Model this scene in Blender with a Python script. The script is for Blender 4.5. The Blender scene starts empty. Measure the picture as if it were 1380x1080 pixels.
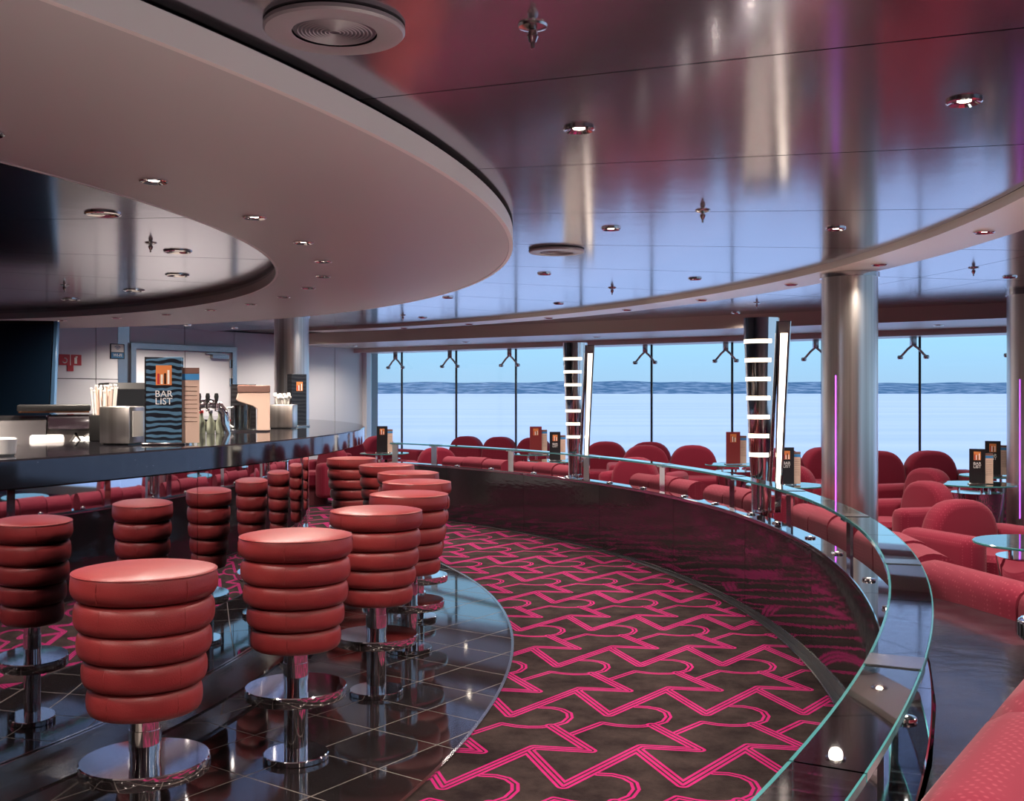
import bpy, bmesh, math, random
from math import sin, cos, pi, radians as R_, hypot, atan2, degrees
from mathutils import Vector, Matrix

random.seed(7)
SC = bpy.context.scene
COL = SC.collection
F, HC, YH = 1450.0, 1.30, 536.0          # focal length in px, camera height, horizon row
CX, CY = -7.0, 5.65                      # centre of the round bar; everything is concentric with it

# ------------------------------------------------------------------ camera
cam = bpy.data.cameras.new('camera')
cam.sensor_width = 36.0
cam.lens = F / 1380.0 * 36.0
cam.shift_y = -4.0 / 1380.0
cam.clip_start = 0.05
cam.clip_end = 20000
camo = bpy.data.objects.new('camera', cam)
COL.objects.link(camo)
camo.location = (0, 0, HC)
camo.rotation_euler = (pi / 2, 0, 0)
SC.camera = camo

# ------------------------------------------------------------------ world, sun, exposure
SC.view_settings.view_transform = 'Standard'
SC.view_settings.look = 'None'
SC.view_settings.gamma = 1.0
SC.view_settings.use_curve_mapping = False
SC.view_settings.exposure = 0.4
SC.cycles.max_bounces = 10
SC.cycles.diffuse_bounces = 6
SC.cycles.glossy_bounces = 6
SC.cycles.transparent_max_bounces = 16
SC.cycles.sample_clamp_indirect = 4.0
SC.cycles.caustics_reflective = False
SC.cycles.caustics_refractive = False

w = bpy.data.worlds.new('dusk_sky')
SC.world = w
w.use_nodes = True
nt = w.node_tree
nt.nodes.clear()
tc = nt.nodes.new('ShaderNodeTexCoord')
sp = nt.nodes.new('ShaderNodeSeparateXYZ')
nt.links.new(tc.outputs['Generated'], sp.inputs[0])
rp = nt.nodes.new('ShaderNodeValToRGB')
rp.color_ramp.elements[0].position = 0.0
rp.color_ramp.elements[0].color = (0.33, 0.50, 0.70, 1)
rp.color_ramp.elements[1].position = 0.5
rp.color_ramp.elements[1].color = (0.30, 0.58, 0.92, 1)
e = rp.color_ramp.elements.new(0.05)
e.color = (0.32, 0.60, 0.84, 1)
nt.links.new(sp.outputs['Z'], rp.inputs[0])
bg = nt.nodes.new('ShaderNodeBackground')
bg.inputs['Strength'].default_value = 1.0
nt.links.new(rp.outputs[0], bg.inputs['Color'])
ow = nt.nodes.new('ShaderNodeOutputWorld')
nt.links.new(bg.outputs[0], ow.inputs[0])

sun = bpy.data.lights.new('low_sun', 'SUN')
sun.energy = 1.5
sun.angle = R_(8)
sun.color = (1.0, 0.80, 0.86)
suno = bpy.data.objects.new('low_sun', sun)
COL.objects.link(suno)
suno.rotation_euler = (R_(38), 0, R_(-20))      # from astern, lights the water; the deck head keeps it out

LAMP = 4.0        # one dimmer for all the lamps

# ------------------------------------------------------------------ materials
MATS = {}
def nodes_of(name):
    m = bpy.data.materials.new(name)
    m.use_nodes = True
    MATS[name] = m
    t = m.node_tree
    return m, t, t.nodes['Principled BSDF']
def P(name, col, rough=0.5, metal=0.0, spec=0.5, coat=0.0, coat_rough=0.05, emit=None, es=0.0, sheen=0.0, aniso=0.0):
    m, t, b = nodes_of(name)
    b.inputs['Base Color'].default_value = (*col, 1)
    b.inputs['Roughness'].default_value = rough
    b.inputs['Metallic'].default_value = metal
    b.inputs['Specular IOR Level'].default_value = spec
    b.inputs['Coat Weight'].default_value = coat
    b.inputs['Coat Roughness'].default_value = coat_rough
    b.inputs['Sheen Weight'].default_value = sheen
    b.inputs['Anisotropic'].default_value = aniso
    if emit:
        b.inputs['Emission Color'].default_value = (*emit, 1)
        b.inputs['Emission Strength'].default_value = es
    return m
def N(t, typ, **kw):
    n = t.nodes.new(typ)
    for k, v in kw.items():
        setattr(n, k, v)
    return n
def L(t, a, b):
    t.links.new(a, b)
def ocoord(t, scale=(1, 1, 1), kind='Object'):
    c = N(t, 'ShaderNodeTexCoord'); mp = N(t, 'ShaderNodeMapping')
    mp.inputs['Scale'].default_value = scale
    L(t, c.outputs[kind], mp.inputs[0])
    return mp.outputs[0]
def noise_col(m, c1, c2, scale, lo=0.35, hi=0.65, detail=4, stretch=(1, 1, 1), bump=0.0, bscale=None):
    t = m.node_tree; b = t.nodes['Principled BSDF']
    v = ocoord(t, stretch)
    n = N(t, 'ShaderNodeTexNoise'); n.inputs['Scale'].default_value = scale; n.inputs['Detail'].default_value = detail
    L(t, v, n.inputs['Vector'])
    r = N(t, 'ShaderNodeValToRGB')
    r.color_ramp.elements[0].position = lo; r.color_ramp.elements[0].color = (*c1, 1)
    r.color_ramp.elements[1].position = hi; r.color_ramp.elements[1].color = (*c2, 1)
    L(t, n.outputs[0], r.inputs[0]); L(t, r.outputs[0], b.inputs['Base Color'])
    if bump:
        n2 = N(t, 'ShaderNodeTexNoise'); n2.inputs['Scale'].default_value = bscale or scale; n2.inputs['Detail'].default_value = 3
        L(t, v, n2.inputs['Vector'])
        bp = N(t, 'ShaderNodeBump'); bp.inputs['Strength'].default_value = bump; bp.inputs['Distance'].default_value = 0.01
        L(t, n2.outputs[0], bp.inputs['Height']); L(t, bp.outputs[0], b.inputs['Normal'])
    return m

P('chrome', (0.80, 0.78, 0.78), 0.06, 1.0)
P('chrome_dull', (0.60, 0.57, 0.56), 0.16, 1.0)
m = P('brushed_steel', (0.62, 0.57, 0.54), 0.30, 1.0)
def vertical_brush(m, sc=60):
    t = m.node_tree; b = t.nodes['Principled BSDF']
    v = ocoord(t, (1, 1, 0.01))
    n = N(t, 'ShaderNodeTexNoise'); n.inputs['Scale'].default_value = sc; n.inputs['Detail'].default_value = 2
    L(t, v, n.inputs['Vector'])
    r = N(t, 'ShaderNodeValToRGB')
    r.color_ramp.elements[0].color = (0.52, 0.46, 0.42, 1); r.color_ramp.elements[1].color = (0.90, 0.85, 0.81, 1)
    r.color_ramp.elements[0].position = .3; r.color_ramp.elements[1].position = .7
    L(t, n.outputs[0], r.inputs[0]); L(t, r.outputs[0], b.inputs['Base Color'])
vertical_brush(m, 22)
P('mirror', (0.62, 0.62, 0.66), 0.02, 1.0)
P('ledge_mirror', (0.55, 0.56, 0.60), 0.03, 1.0)
m = P('ceiling_lacquer', (0.36, 0.325, 0.38), 0.14, 0.9)
t = m.node_tree; b = t.nodes['Principled BSDF']
n = N(t, 'ShaderNodeTexNoise'); n.inputs['Scale'].default_value = 3.0; n.inputs['Detail'].default_value = 2
L(t, ocoord(t, (1, 1, 1)), n.inputs['Vector'])
bp = N(t, 'ShaderNodeBump'); bp.inputs['Strength'].default_value = 0.03; bp.inputs['Distance'].default_value = 0.02
L(t, n.outputs[0], bp.inputs['Height']); L(t, bp.outputs[0], b.inputs['Normal'])
P('ceiling_dark', (0.03, 0.02, 0.025), 0.6)
P('canopy_paint', (0.60, 0.565, 0.575), 0.45, spec=0.3)
P('rim_paint', (0.85, 0.78, 0.77), 0.45)
P('soffit_paint', (0.55, 0.47, 0.44), 0.35)
P('wall_panel', (0.74, 0.74, 0.77), 0.16, spec=0.5)
P('wall_bounce', (0.62, 0.52, 0.48), 0.35)  # unseen walls, kept light cream to bounce light into the room
P('wall_joint', (0.16, 0.16, 0.18), 0.5)
P('door_paint', (0.78, 0.78, 0.82), 0.25)
P('steel_frame', (0.45, 0.45, 0.47), 0.25, 1.0)
def granite(name, base, rough, ior=1.75):
    m, t, b = nodes_of(name)
    v = ocoord(t)
    vo = N(t, 'ShaderNodeTexVoronoi'); vo.inputs['Scale'].default_value = 130
    L(t, v, vo.inputs['Vector'])
    lt = N(t, 'ShaderNodeMath', operation='LESS_THAN'); lt.inputs[1].default_value = 0.10
    L(t, vo.outputs['Distance'], lt.inputs[0])
    wn = N(t, 'ShaderNodeTexWhiteNoise'); L(t, vo.outputs['Position'], wn.inputs['Vector'])
    g = N(t, 'ShaderNodeMath', operation='GREATER_THAN'); g.inputs[1].default_value = 0.95
    L(t, wn.outputs['Value'], g.inputs[0])
    mu = N(t, 'ShaderNodeMath', operation='MULTIPLY'); L(t, lt.outputs[0], mu.inputs[0]); L(t, g.outputs[0], mu.inputs[1])
    mx = N(t, 'ShaderNodeMix', data_type='RGBA')
    mx.inputs[6].default_value = (*base, 1); mx.inputs[7].default_value = (0.55, 0.50, 0.46, 1)
    L(t, mu.outputs[0], mx.inputs[0]); L(t, mx.outputs[2], b.inputs['Base Color'])
    b.inputs['Roughness'].default_value = rough
    b.inputs['Specular IOR Level'].default_value = 0.8
    b.inputs['IOR'].default_value = ior
    return m
granite('granite', (0.014, 0.011, 0.012), 0.05)
granite('granite_counter', (0.010, 0.009, 0.012), 0.06, 1.42)
P('grout', (0.13, 0.11, 0.10), 0.6)
m = P('leather', (0.42, 0.055, 0.045), 0.40, spec=0.45)
noise_col(m, (0.19, 0.016, 0.019), (0.25, 0.027, 0.028), 5.0, bump=0.12, bscale=260)
P('leather_seam', (0.22, 0.02, 0.02), 0.5)
def fabric(name, c1, c2):
    m, t, b = nodes_of(name)
    v = ocoord(t)
    vo = N(t, 'ShaderNodeTexVoronoi'); vo.inputs['Scale'].default_value = 62; vo.inputs['Randomness'].default_value = 0.12
    L(t, v, vo.inputs['Vector'])
    r = N(t, 'ShaderNodeValToRGB')
    r.color_ramp.elements[0].position = 0.14; r.color_ramp.elements[0].color = (*c2, 1)
    r.color_ramp.elements[1].position = 0.30; r.color_ramp.elements[1].color = (*c1, 1)
    L(t, vo.outputs['Distance'], r.inputs[0]); L(t, r.outputs[0], b.inputs['Base Color'])
    b.inputs['Roughness'].default_value = 0.85
    b.inputs['Sheen Weight'].default_value = 0.08
    b.inputs['Specular IOR Level'].default_value = 0.15
    return m
fabric('sofa_fabric', (0.165, 0.009, 0.026), (0.24, 0.034, 0.055))
P('sofa_base', (0.10, 0.012, 0.02), 0.7)
m = P('black_gloss', (0.010, 0.007, 0.009), 0.06, spec=0.8)
m.node_tree.nodes['Principled BSDF'].inputs['IOR'].default_value = 1.55
t = m.node_tree; b = t.nodes['Principled BSDF']
n = N(t, 'ShaderNodeTexNoise'); n.inputs['Scale'].default_value = 9.0; n.inputs['Detail'].default_value = 3
L(t, ocoord(t, (1, 1, 4)), n.inputs['Vector'])
bp = N(t, 'ShaderNodeBump'); bp.inputs['Strength'].default_value = 0.045; bp.inputs['Distance'].default_value = 0.01
L(t, n.outputs[0], bp.inputs['Height']); L(t, bp.outputs[0], b.inputs['Normal'])
m = P('console_gloss', (0.012, 0.010, 0.014), 0.12, spec=0.4)
noise_col(m, (0.008, 0.006, 0.009), (0.022, 0.018, 0.022), 12, bump=0.12, bscale=8)
P('black_plastic', (0.012, 0.011, 0.011), 0.35)
P('screen', (0.012, 0.030, 0.060), 0.06, spec=1.0)  # blue in the base stands in for the windows' reflection
P('tv_edge', (0.10, 0.22, 0.40), 0.3)
P('white_china', (0.82, 0.78, 0.77), 0.15)
P('paper', (0.80, 0.74, 0.68), 0.7)
P('card', (0.72, 0.50, 0.40), 0.6)
P('card_blue', (0.05, 0.25, 0.55), 0.5)
P('print_black', (0.015, 0.013, 0.015), 0.3)
P('print_white', (0.85, 0.83, 0.80), 0.5)
P('print_orange', (0.70, 0.22, 0.06), 0.5)
P('print_red', (0.45, 0.02, 0.035), 0.4)
P('sign_blue', (0.04, 0.17, 0.34), 0.4)
P('copper', (0.55, 0.28, 0.16), 0.2, 1.0)
P('wood', (0.13, 0.05, 0.025), 0.3)
P('bottle_green', (0.34, 0.36, 0.27), 0.1)
P('brown_print', (0.20, 0.10, 0.08), 0.5)
P('red_plastic', (0.5, 0.03, 0.03), 0.3)
P('rail_edge', (0.05, 0.20, 0.21), 0.08, spec=0.8)
P('lamp_lens', (1, 1, 1), 0.4, emit=(1.0, 0.86, 0.68), es=30.0)
P('lamp_lens_off', (0.5, 0.45, 0.4), 0.2, 0.6)
P('totem_light', (1, 1, 1), 0.4, emit=(1.0, 0.84, 0.64), es=1.7)
P('purple_led', (0.5, 0.1, 0.8), 0.4, emit=(0.55, 0.10, 1.0), es=1.6)
P('puck_light', (1, 1, 1), 0.4, emit=(1.0, 0.85, 0.62), es=2.0)
P('white_light', (1, 1, 1), 0.4, emit=(1.0, 0.95, 0.82), es=2.0)
P('speaker_paint', (0.28, 0.235, 0.26), 0.35)
P('grille', (0.05, 0.04, 0.06), 0.4)

def glass(name, tint, refl=0.06, grazing=0.75, edge=None):
    m = bpy.data.materials.new(name); m.use_nodes = True; MATS[name] = m
    t = m.node_tree; t.nodes.clear()
    tr = N(t, 'ShaderNodeBsdfTransparent'); tr.inputs[0].default_value = (*tint, 1)
    gl = N(t, 'ShaderNodeBsdfGlossy'); gl.inputs['Roughness'].default_value = 0.02; gl.inputs['Color'].default_value = (0.95, 1, 1, 1)
    lw = N(t, 'ShaderNodeFresnel'); lw.inputs['IOR'].default_value = 1.5
    mr = N(t, 'ShaderNodeMath', operation='MULTIPLY_ADD'); mr.inputs[1].default_value = grazing; mr.inputs[2].default_value = refl
    mr.use_clamp = True
    L(t, lw.outputs[0], mr.inputs[0])
    mx = N(t, 'ShaderNodeMixShader'); L(t, mr.outputs[0], mx.inputs[0]); L(t, tr.outputs[0], mx.inputs[1]); L(t, gl.outputs[0], mx.inputs[2])
    o = N(t, 'ShaderNodeOutputMaterial'); L(t, mx.outputs[0], o.inputs[0])
    return m
glass('window_glass', (0.97, 0.985, 0.99), 0.0, 0.25)
glass('rail_glass', (0.66, 0.80, 0.82), 0.30, 1.0)
glass('table_glass', (0.75, 0.90, 0.90), 0.10, 1.0)
glass('clear_plastic', (0.85, 0.85, 0.85), 0.05, 0.6)

# zebra cover of the drinks list on the bar
m, t, b = nodes_of('zebra_blue')
wv = N(t, 'ShaderNodeTexWave', wave_type='BANDS', bands_direction='Z'); wv.inputs['Scale'].default_value = 9
wv.inputs['Distortion'].default_value = 5.0; wv.inputs['Detail'].default_value = 1.5; wv.inputs['Detail Scale'].default_value = 1.6
L(t, ocoord(t, (1.0, 1.0, 1.6)), wv.inputs['Vector'])
r = N(t, 'ShaderNodeValToRGB'); r.color_ramp.elements[0].position = .45; r.color_ramp.elements[0].color = (0.008, 0.010, 0.018, 1)
r.color_ramp.elements[1].position = .6; r.color_ramp.elements[1].color = (0.09, 0.19, 0.30, 1)
L(t, wv.outputs[0], r.inputs[0]); L(t, r.outputs[0], b.inputs['Base Color']); b.inputs['Roughness'].default_value = .3
m, t, b = nodes_of('zebra_black')
wv = N(t, 'ShaderNodeTexWave', wave_type='BANDS', bands_direction='Z'); wv.inputs['Scale'].default_value = 9
wv.inputs['Distortion'].default_value = 5.0
L(t, ocoord(t, (1.0, 1.0, 1.6)), wv.inputs['Vector'])
r = N(t, 'ShaderNodeValToRGB'); r.color_ramp.elements[0].color = (0.006, 0.006, 0.008, 1); r.color_ramp.elements[1].color = (0.03, 0.03, 0.035, 1)
L(t, wv.outputs[0], r.inputs[0]); L(t, r.outputs[0], b.inputs['Base Color']); b.inputs['Roughness'].default_value = .3

# carpet: repeating woven line pattern, pink on dark brown (positions in metres on the floor)
def carpet_material():
    m, t, b = nodes_of('carpet')
    A_, B_, V_ = (.402, .010), (-.177, .800), (.171, 3.598)
    det = A_[0] * B_[1] - B_[0] * A_[1]
    geo = N(t, 'ShaderNodeNewGeometry')
    sb = N(t, 'ShaderNodeVectorMath', operation='SUBTRACT'); sb.inputs[1].default_value = (V_[0], V_[1], 0)
    L(t, geo.outputs['Position'], sb.inputs[0])
    def dotc(vec, c):
        d = N(t, 'ShaderNodeVectorMath', operation='DOT_PRODUCT'); d.inputs[1].default_value = (c[0], c[1], 0); L(t, vec, d.inputs[0]); return d.outputs['Value']
    def fl(v):
        d = N(t, 'ShaderNodeMath', operation='FLOOR'); L(t, v, d.inputs[0]); return d.outputs[0]
    i = fl(dotc(sb.outputs[0], (B_[1] / det, -B_[0] / det)))
    j = fl(dotc(sb.outputs[0], (-A_[1] / det, A_[0] / det)))
    def sc(v, s):
        c = N(t, 'ShaderNodeVectorMath', operation='SCALE'); c.inputs[0].default_value = (s[0], s[1], 0); L(t, v, c.inputs['Scale']); return c.outputs[0]
    s1 = N(t, 'ShaderNodeVectorMath', operation='SUBTRACT'); L(t, sb.outputs[0], s1.inputs[0]); L(t, sc(i, A_), s1.inputs[1])
    s2 = N(t, 'ShaderNodeVectorMath', operation='SUBTRACT'); L(t, s1.outputs[0], s2.inputs[0]); L(t, sc(j, B_), s2.inputs[1])
    fz = N(t, 'ShaderNodeVectorMath', operation='MULTIPLY'); fz.inputs[1].default_value = (1, 1, 0); L(t, s2.outputs[0], fz.inputs[0])
    p = fz.outputs[0]
    triple = [[(-.112, .368), (0, 0), (.313, .408), (.520, .372), (.385, .672)]]
    double = [[(.052, .548), (.189, .700), (.245, .668), (.294, .655), (.345, .656), (.392, .672), (.440, .715), (.466, .780), (.466, .840), (.440, .890), (.400, .918), (.350, .925)]]
    wid = {3: .0250, 2: .0155}
    def segs(polys, wd):
        out = []
        for pl in polys:
            for k in range(len(pl) - 1):
                a, c = pl[k], pl[k + 1]
                for di in range(-3, 4):
                    for dj in range(-2, 3):
                        ox, oy = di * A_[0] + dj * B_[0], di * A_[1] + dj * B_[1]
                        a2, c2 = (a[0] + ox, a[1] + oy), (c[0] + ox, c[1] + oy)
                        hit = False                      # does this copy cross the unit cell?
                        for q in range(41):
                            u = q / 40
                            x, y = a2[0] + (c2[0] - a2[0]) * u, a2[1] + (c2[1] - a2[1]) * u
                            gi, gj = (x * B_[1] - y * B_[0]) / det, (-x * A_[1] + y * A_[0]) / det
                            if -.07 < gi < 1.07 and -.035 < gj < 1.035:
                                hit = True; break
                        if hit: out.append((a2, c2))
        return out
    def mind(sg):
        cur = None
        for a, c in sg:
            bx_, by_ = c[0] - a[0], c[1] - a[1]
            pa = N(t, 'ShaderNodeVectorMath', operation='SUBTRACT'); pa.inputs[1].default_value = (a[0], a[1], 0); L(t, p, pa.inputs[0])
            l2 = bx_ * bx_ + by_ * by_
            h = N(t, 'ShaderNodeVectorMath', operation='DOT_PRODUCT'); h.inputs[1].default_value = (bx_ / l2, by_ / l2, 0); L(t, pa.outputs[0], h.inputs[0])
            cl = N(t, 'ShaderNodeClamp'); L(t, h.outputs['Value'], cl.inputs[0])
            s = N(t, 'ShaderNodeVectorMath', operation='SCALE'); s.inputs[0].default_value = (bx_, by_, 0); L(t, cl.outputs[0], s.inputs['Scale'])
            d = N(t, 'ShaderNodeVectorMath', operation='DISTANCE'); L(t, pa.outputs[0], d.inputs[0]); L(t, s.outputs[0], d.inputs[1])
            if cur is None: cur = d.outputs['Value']
            else:
                mn = N(t, 'ShaderNodeMath', operation='MINIMUM'); L(t, cur, mn.inputs[0]); L(t, d.outputs['Value'], mn.inputs[1]); cur = mn.outputs[0]
        return cur
    dT, dD = mind(segs(triple, .02)), mind(segs(double, .012))
    def lt(v, x):
        n_ = N(t, 'ShaderNodeMath', operation='LESS_THAN'); n_.inputs[1].default_value = x; L(t, v, n_.inputs[0]); return n_.outputs[0]
    def op(o, a, c):
        n_ = N(t, 'ShaderNodeMath', operation=o); L(t, a, n_.inputs[0]); L(t, c, n_.inputs[1]); return n_.outputs[0]
    inT = lt(dT, wid[3])
    gapT = op('SUBTRACT', lt(dT, .0135), lt(dT, .0065))
    pinkT = op('SUBTRACT', inT, gapT)
    pinkD = op('SUBTRACT', lt(dD, wid[2]), lt(dD, .0040))
    notT = N(t, 'ShaderNodeMath', operation='SUBTRACT'); notT.inputs[0].default_value = 1; L(t, inT, notT.inputs[1])
    pink = op('MAXIMUM', pinkT, op('MULTIPLY', pinkD, notT.outputs[0]))
    nz = N(t, 'ShaderNodeTexNoise'); nz.inputs['Scale'].default_value = 5; nz.inputs['Detail'].default_value = 6; nz.inputs['Roughness'].default_value = .7
    L(t, geo.outputs['Position'], nz.inputs['Vector'])
    dk = N(t, 'ShaderNodeValToRGB'); dk.color_ramp.elements[0].position = .35; dk.color_ramp.elements[0].color = (.012, .007, .008, 1)
    dk.color_ramp.elements[1].position = .7; dk.color_ramp.elements[1].color = (.044, .030, .027, 1)
    L(t, nz.outputs[0], dk.inputs[0])
    pk = N(t, 'ShaderNodeValToRGB'); pk.color_ramp.elements[0].position = .3; pk.color_ramp.elements[0].color = (.26, .008, .080, 1)
    pk.color_ramp.elements[1].position = .7; pk.color_ramp.elements[1].color = (.36, .018, .130, 1)
    L(t, nz.outputs[0], pk.inputs[0])
    mx = N(t, 'ShaderNodeMix', data_type='RGBA'); L(t, pink, mx.inputs[0]); L(t, dk.outputs[0], mx.inputs[6]); L(t, pk.outputs[0], mx.inputs[7])
    L(t, mx.outputs[2], b.inputs['Base Color'])
    b.inputs['Roughness'].default_value = .95; b.inputs['Specular IOR Level'].default_value = .05
    n2 = N(t, 'ShaderNodeTexNoise'); n2.inputs['Scale'].default_value = 220; L(t, geo.outputs['Position'], n2.inputs['Vector'])
    bp = N(t, 'ShaderNodeBump'); bp.inputs['Strength'].default_value = .35; bp.inputs['Distance'].default_value = .004
    L(t, n2.outputs[0], bp.inputs['Height']); L(t, bp.outputs[0], b.inputs['Normal'])
carpet_material()

# outside
m = P('sea_water', (0.62, 0.66, 0.80), 0.9, spec=0.0)  # pale matt colour stands in for the reflected sky
noise_col(m, (0.56, 0.62, 0.78), (0.66, 0.69, 0.80), 1.0, stretch=(.002, .012, 1))
m = P('far_land', (0.2, 0.3, 0.4), 1.0, spec=0.0)  # distance haze is put into the blue-grey colours
noise_col(m, (0.08, 0.16, 0.25), (0.30, 0.38, 0.48), 1.0, lo=.42, hi=.72, detail=8, stretch=(.02, .004, .16))

# ------------------------------------------------------------------ helpers
def pol(r, a, z=None):
    x, y = CX + r * cos(R_(a)), CY + r * sin(R_(a))
    return (x, y) if z is None else (x, y, z)
def px(u, v, z):                                   # pixel -> point at a known height
    Y = (HC - z) * F / (v - YH)
    return ((u - 690) / F * Y, Y, z)
def at(u, v, Y):                                   # pixel -> point at a known depth
    return ((u - 690) / F * Y, Y, HC - (v - YH) / F * Y)
def finish(o, parent, mat, smooth=None):
    COL.objects.link(o)
    if mat:
        o.data.materials.append(MATS[mat] if isinstance(mat, str) else mat)
    if parent is not None: o.parent = parent
    if smooth is not None:
        me = o.data
        me.polygons.foreach_set('use_smooth', [True] * len(me.polygons))
        if smooth < 179: me.set_sharp_from_angle(angle=R_(smooth))
    return o
def mk(name, verts, faces, mat, parent=None, smooth=None):
    me = bpy.data.meshes.new(name)
    me.from_pydata([tuple(v) for v in verts], [], faces)
    me.update()
    bm = bmesh.new(); bm.from_mesh(me); bmesh.ops.recalc_face_normals(bm, faces=bm.faces); bm.to_mesh(me); bm.free()
    return finish(bpy.data.objects.new(name, me), parent, mat, smooth)
def mkbm(name, bm, mat, parent=None, smooth=None):
    bmesh.ops.recalc_face_normals(bm, faces=bm.faces)
    me = bpy.data.meshes.new(name); bm.to_mesh(me); bm.free()
    return finish(bpy.data.objects.new(name, me), parent, mat, smooth)
def tag(o, label, cat, group=None):
    o['label'] = label; o['category'] = cat
    if group: o['group'] = group
    return o
def thing(name, label, cat, loc=(0, 0, 0), rz=0.0, group=None):
    o = bpy.data.objects.new(name, None); o.empty_display_size = .1
    COL.objects.link(o); o.location = loc; o.rotation_euler = (0, 0, rz)
    return tag(o, label, cat, group)
def struct(o, label=None):
    o['kind'] = 'structure'
    if label: o['label'] = label
    return o
def copy_tree(o, parent=None):
    c = o.copy(); COL.objects.link(c)
    if parent is not None: c.parent = parent
    for ch in list(o.children): copy_tree(ch, c)
    return c
def box(name, x0, x1, y0, y1, z0, z1, mat, parent=None, bev=0.0, seg=2):
    bm = bmesh.new(); bmesh.ops.create_cube(bm, size=1)
    bmesh.ops.scale(bm, vec=(x1 - x0, y1 - y0, z1 - z0), verts=bm.verts)
    bmesh.ops.translate(bm, vec=((x0 + x1) / 2, (y0 + y1) / 2, (z0 + z1) / 2), verts=bm.verts)
    if bev: bmesh.ops.bevel(bm, geom=bm.edges[:], offset=bev, segments=seg, profile=.5, affect='EDGES')
    return mkbm(name, bm, mat, parent, 40 if bev else None)
def lathe(name, prof, mat, parent=None, n=48, smooth=35, loc=(0, 0, 0)):
    vs, fs = [], []; k = len(prof)
    for i in range(n):
        a = 2 * pi * i / n
        for r, z in prof: vs.append((loc[0] + r * cos(a), loc[1] + r * sin(a), loc[2] + z))
    for i in range(n):
        for q in range(k - 1):
            a, b_ = i * k + q, ((i + 1) % n) * k + q
            fs.append((a, b_, b_ + 1, a + 1))
    bm = bmesh.new()
    bv = [bm.verts.new(v) for v in vs]
    for f_ in fs:
        try: bm.faces.new([bv[x] for x in f_])
        except ValueError: pass
    bmesh.ops.remove_doubles(bm, verts=bm.verts, dist=1e-5)
    return mkbm(name, bm, mat, parent, smooth)
def sweep(name, prof, a0, a1, mat, parent=None, step=1.5, smooth=35):
    """closed (r, z) outline swept about the bar's centre"""
    n = max(1, int(abs(a1 - a0) / step + .5)); k = len(prof); vs, fs = [], []
    for i in range(n + 1):
        a = a0 + (a1 - a0) * i / n
        for r, z in prof: vs.append(pol(r, a, z))
    for i in range(n):
        for q in range(k):
            fs.append((i * k + q, i * k + (q + 1) % k, (i + 1) * k + (q + 1) % k, (i + 1) * k + q))
    fs.append(tuple(range(k))); fs.append(tuple(n * k + q for q in range(k))[::-1])
    return mk(name, vs, fs, mat, parent, smooth)
def rect(r0, r1, z0, z1): return [(r0, z0), (r1, z0), (r1, z1), (r0, z1)]
def tube(name, pts, rad, mat, parent=None, n=10, caps=True):
    pts = [Vector(p) for p in pts]; vs, fs = [], []
    rads = rad if isinstance(rad, (list, tuple)) else [rad] * len(pts)
    up = Vector((0, 0, 1))
    for i, p in enumerate(pts):
        d = (pts[min(i + 1, len(pts) - 1)] - pts[max(i - 1, 0)]).normalized()
        s = d.cross(up)
        if s.length < 1e-3: s = Vector((1, 0, 0))
        s.normalize(); u = s.cross(d)
        for q in range(n):
            a = 2 * pi * q / n
            vs.append(p + s * cos(a) * rads[i] + u * sin(a) * rads[i])
    for i in range(len(pts) - 1):
        for q in range(n): fs.append((i * n + q, i * n + (q + 1) % n, (i + 1) * n + (q + 1) % n, (i + 1) * n + q))
    if caps: fs.append(tuple(range(n))); fs.append(tuple((len(pts) - 1) * n + q for q in range(n)))
    return mk(name, vs, fs, mat, parent, 50)
def prism(name, outline, h0, h1, axis, mat, parent=None, bev=0.0, seg=3):
    """2-D outline extruded from h0 to h1 along an axis"""
    def to(p, h): return {'z': (p[0], p[1], h), 'y': (p[0], h, p[1]), 'x': (h, p[0], p[1])}[axis]
    bm = bmesh.new()
    a = [bm.verts.new(to(p, h0)) for p in outline]; c = [bm.verts.new(to(p, h1)) for p in outline]
    k = len(outline)
    bm.faces.new(a); bm.faces.new(c[::-1])
    for i in range(k): bm.faces.new((a[i], c[i], c[(i + 1) % k], a[(i + 1) % k]))
    bmesh.ops.recalc_face_normals(bm, faces=bm.faces)
    if bev:
        cap = set()
        for e in bm.edges:
            if len({v in a for v in e.verts}) == 1: cap.add(e)
        bmesh.ops.bevel(bm, geom=list(cap), offset=bev, segments=seg, profile=.5, affect='EDGES')
    return mkbm(name, bm, mat, parent, 40)
def arch(w, z0, z1, n=16, k=2.7):
    """outline of a rounded back: flat foot, super-elliptic top"""
    o = [(-w / 2, z0)]; o2 = []
    zs = z0 + (z1 - z0) * .25
    for i in range(n + 1):
        a = pi - pi * i / n
        x = math.copysign(abs(cos(a)) ** (2 / k), cos(a)) * w / 2
        o2.append((x, zs + (abs(sin(a)) ** (2 / k)) * (z1 - zs)))
    return [(-w / 2, z0), (w / 2, z0)] + o2[::-1]
def text(name, body, size, mat, parent, loc, rot, extr=.0008, align='CENTER', space=.8):
    c = bpy.data.curves.new(name, 'FONT'); c.body = body; c.size = size; c.extrude = extr
    c.align_x = align; c.align_y = 'CENTER'; c.space_line = space; c.resolution_u = 3
    o = bpy.data.objects.new(name, c); COL.objects.link(o); c.materials.append(MATS[mat])
    bpy.context.view_layer.update()
    me = bpy.data.meshes.new_from_object(o.evaluated_get(bpy.context.evaluated_depsgraph_get()))
    me.name = name
    bpy.data.objects.remove(o); bpy.data.curves.remove(c)
    o = bpy.data.objects.new(name, me); COL.objects.link(o)
    o.parent = parent; o.location = loc; o.rotation_euler = rot
    return o
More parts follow.
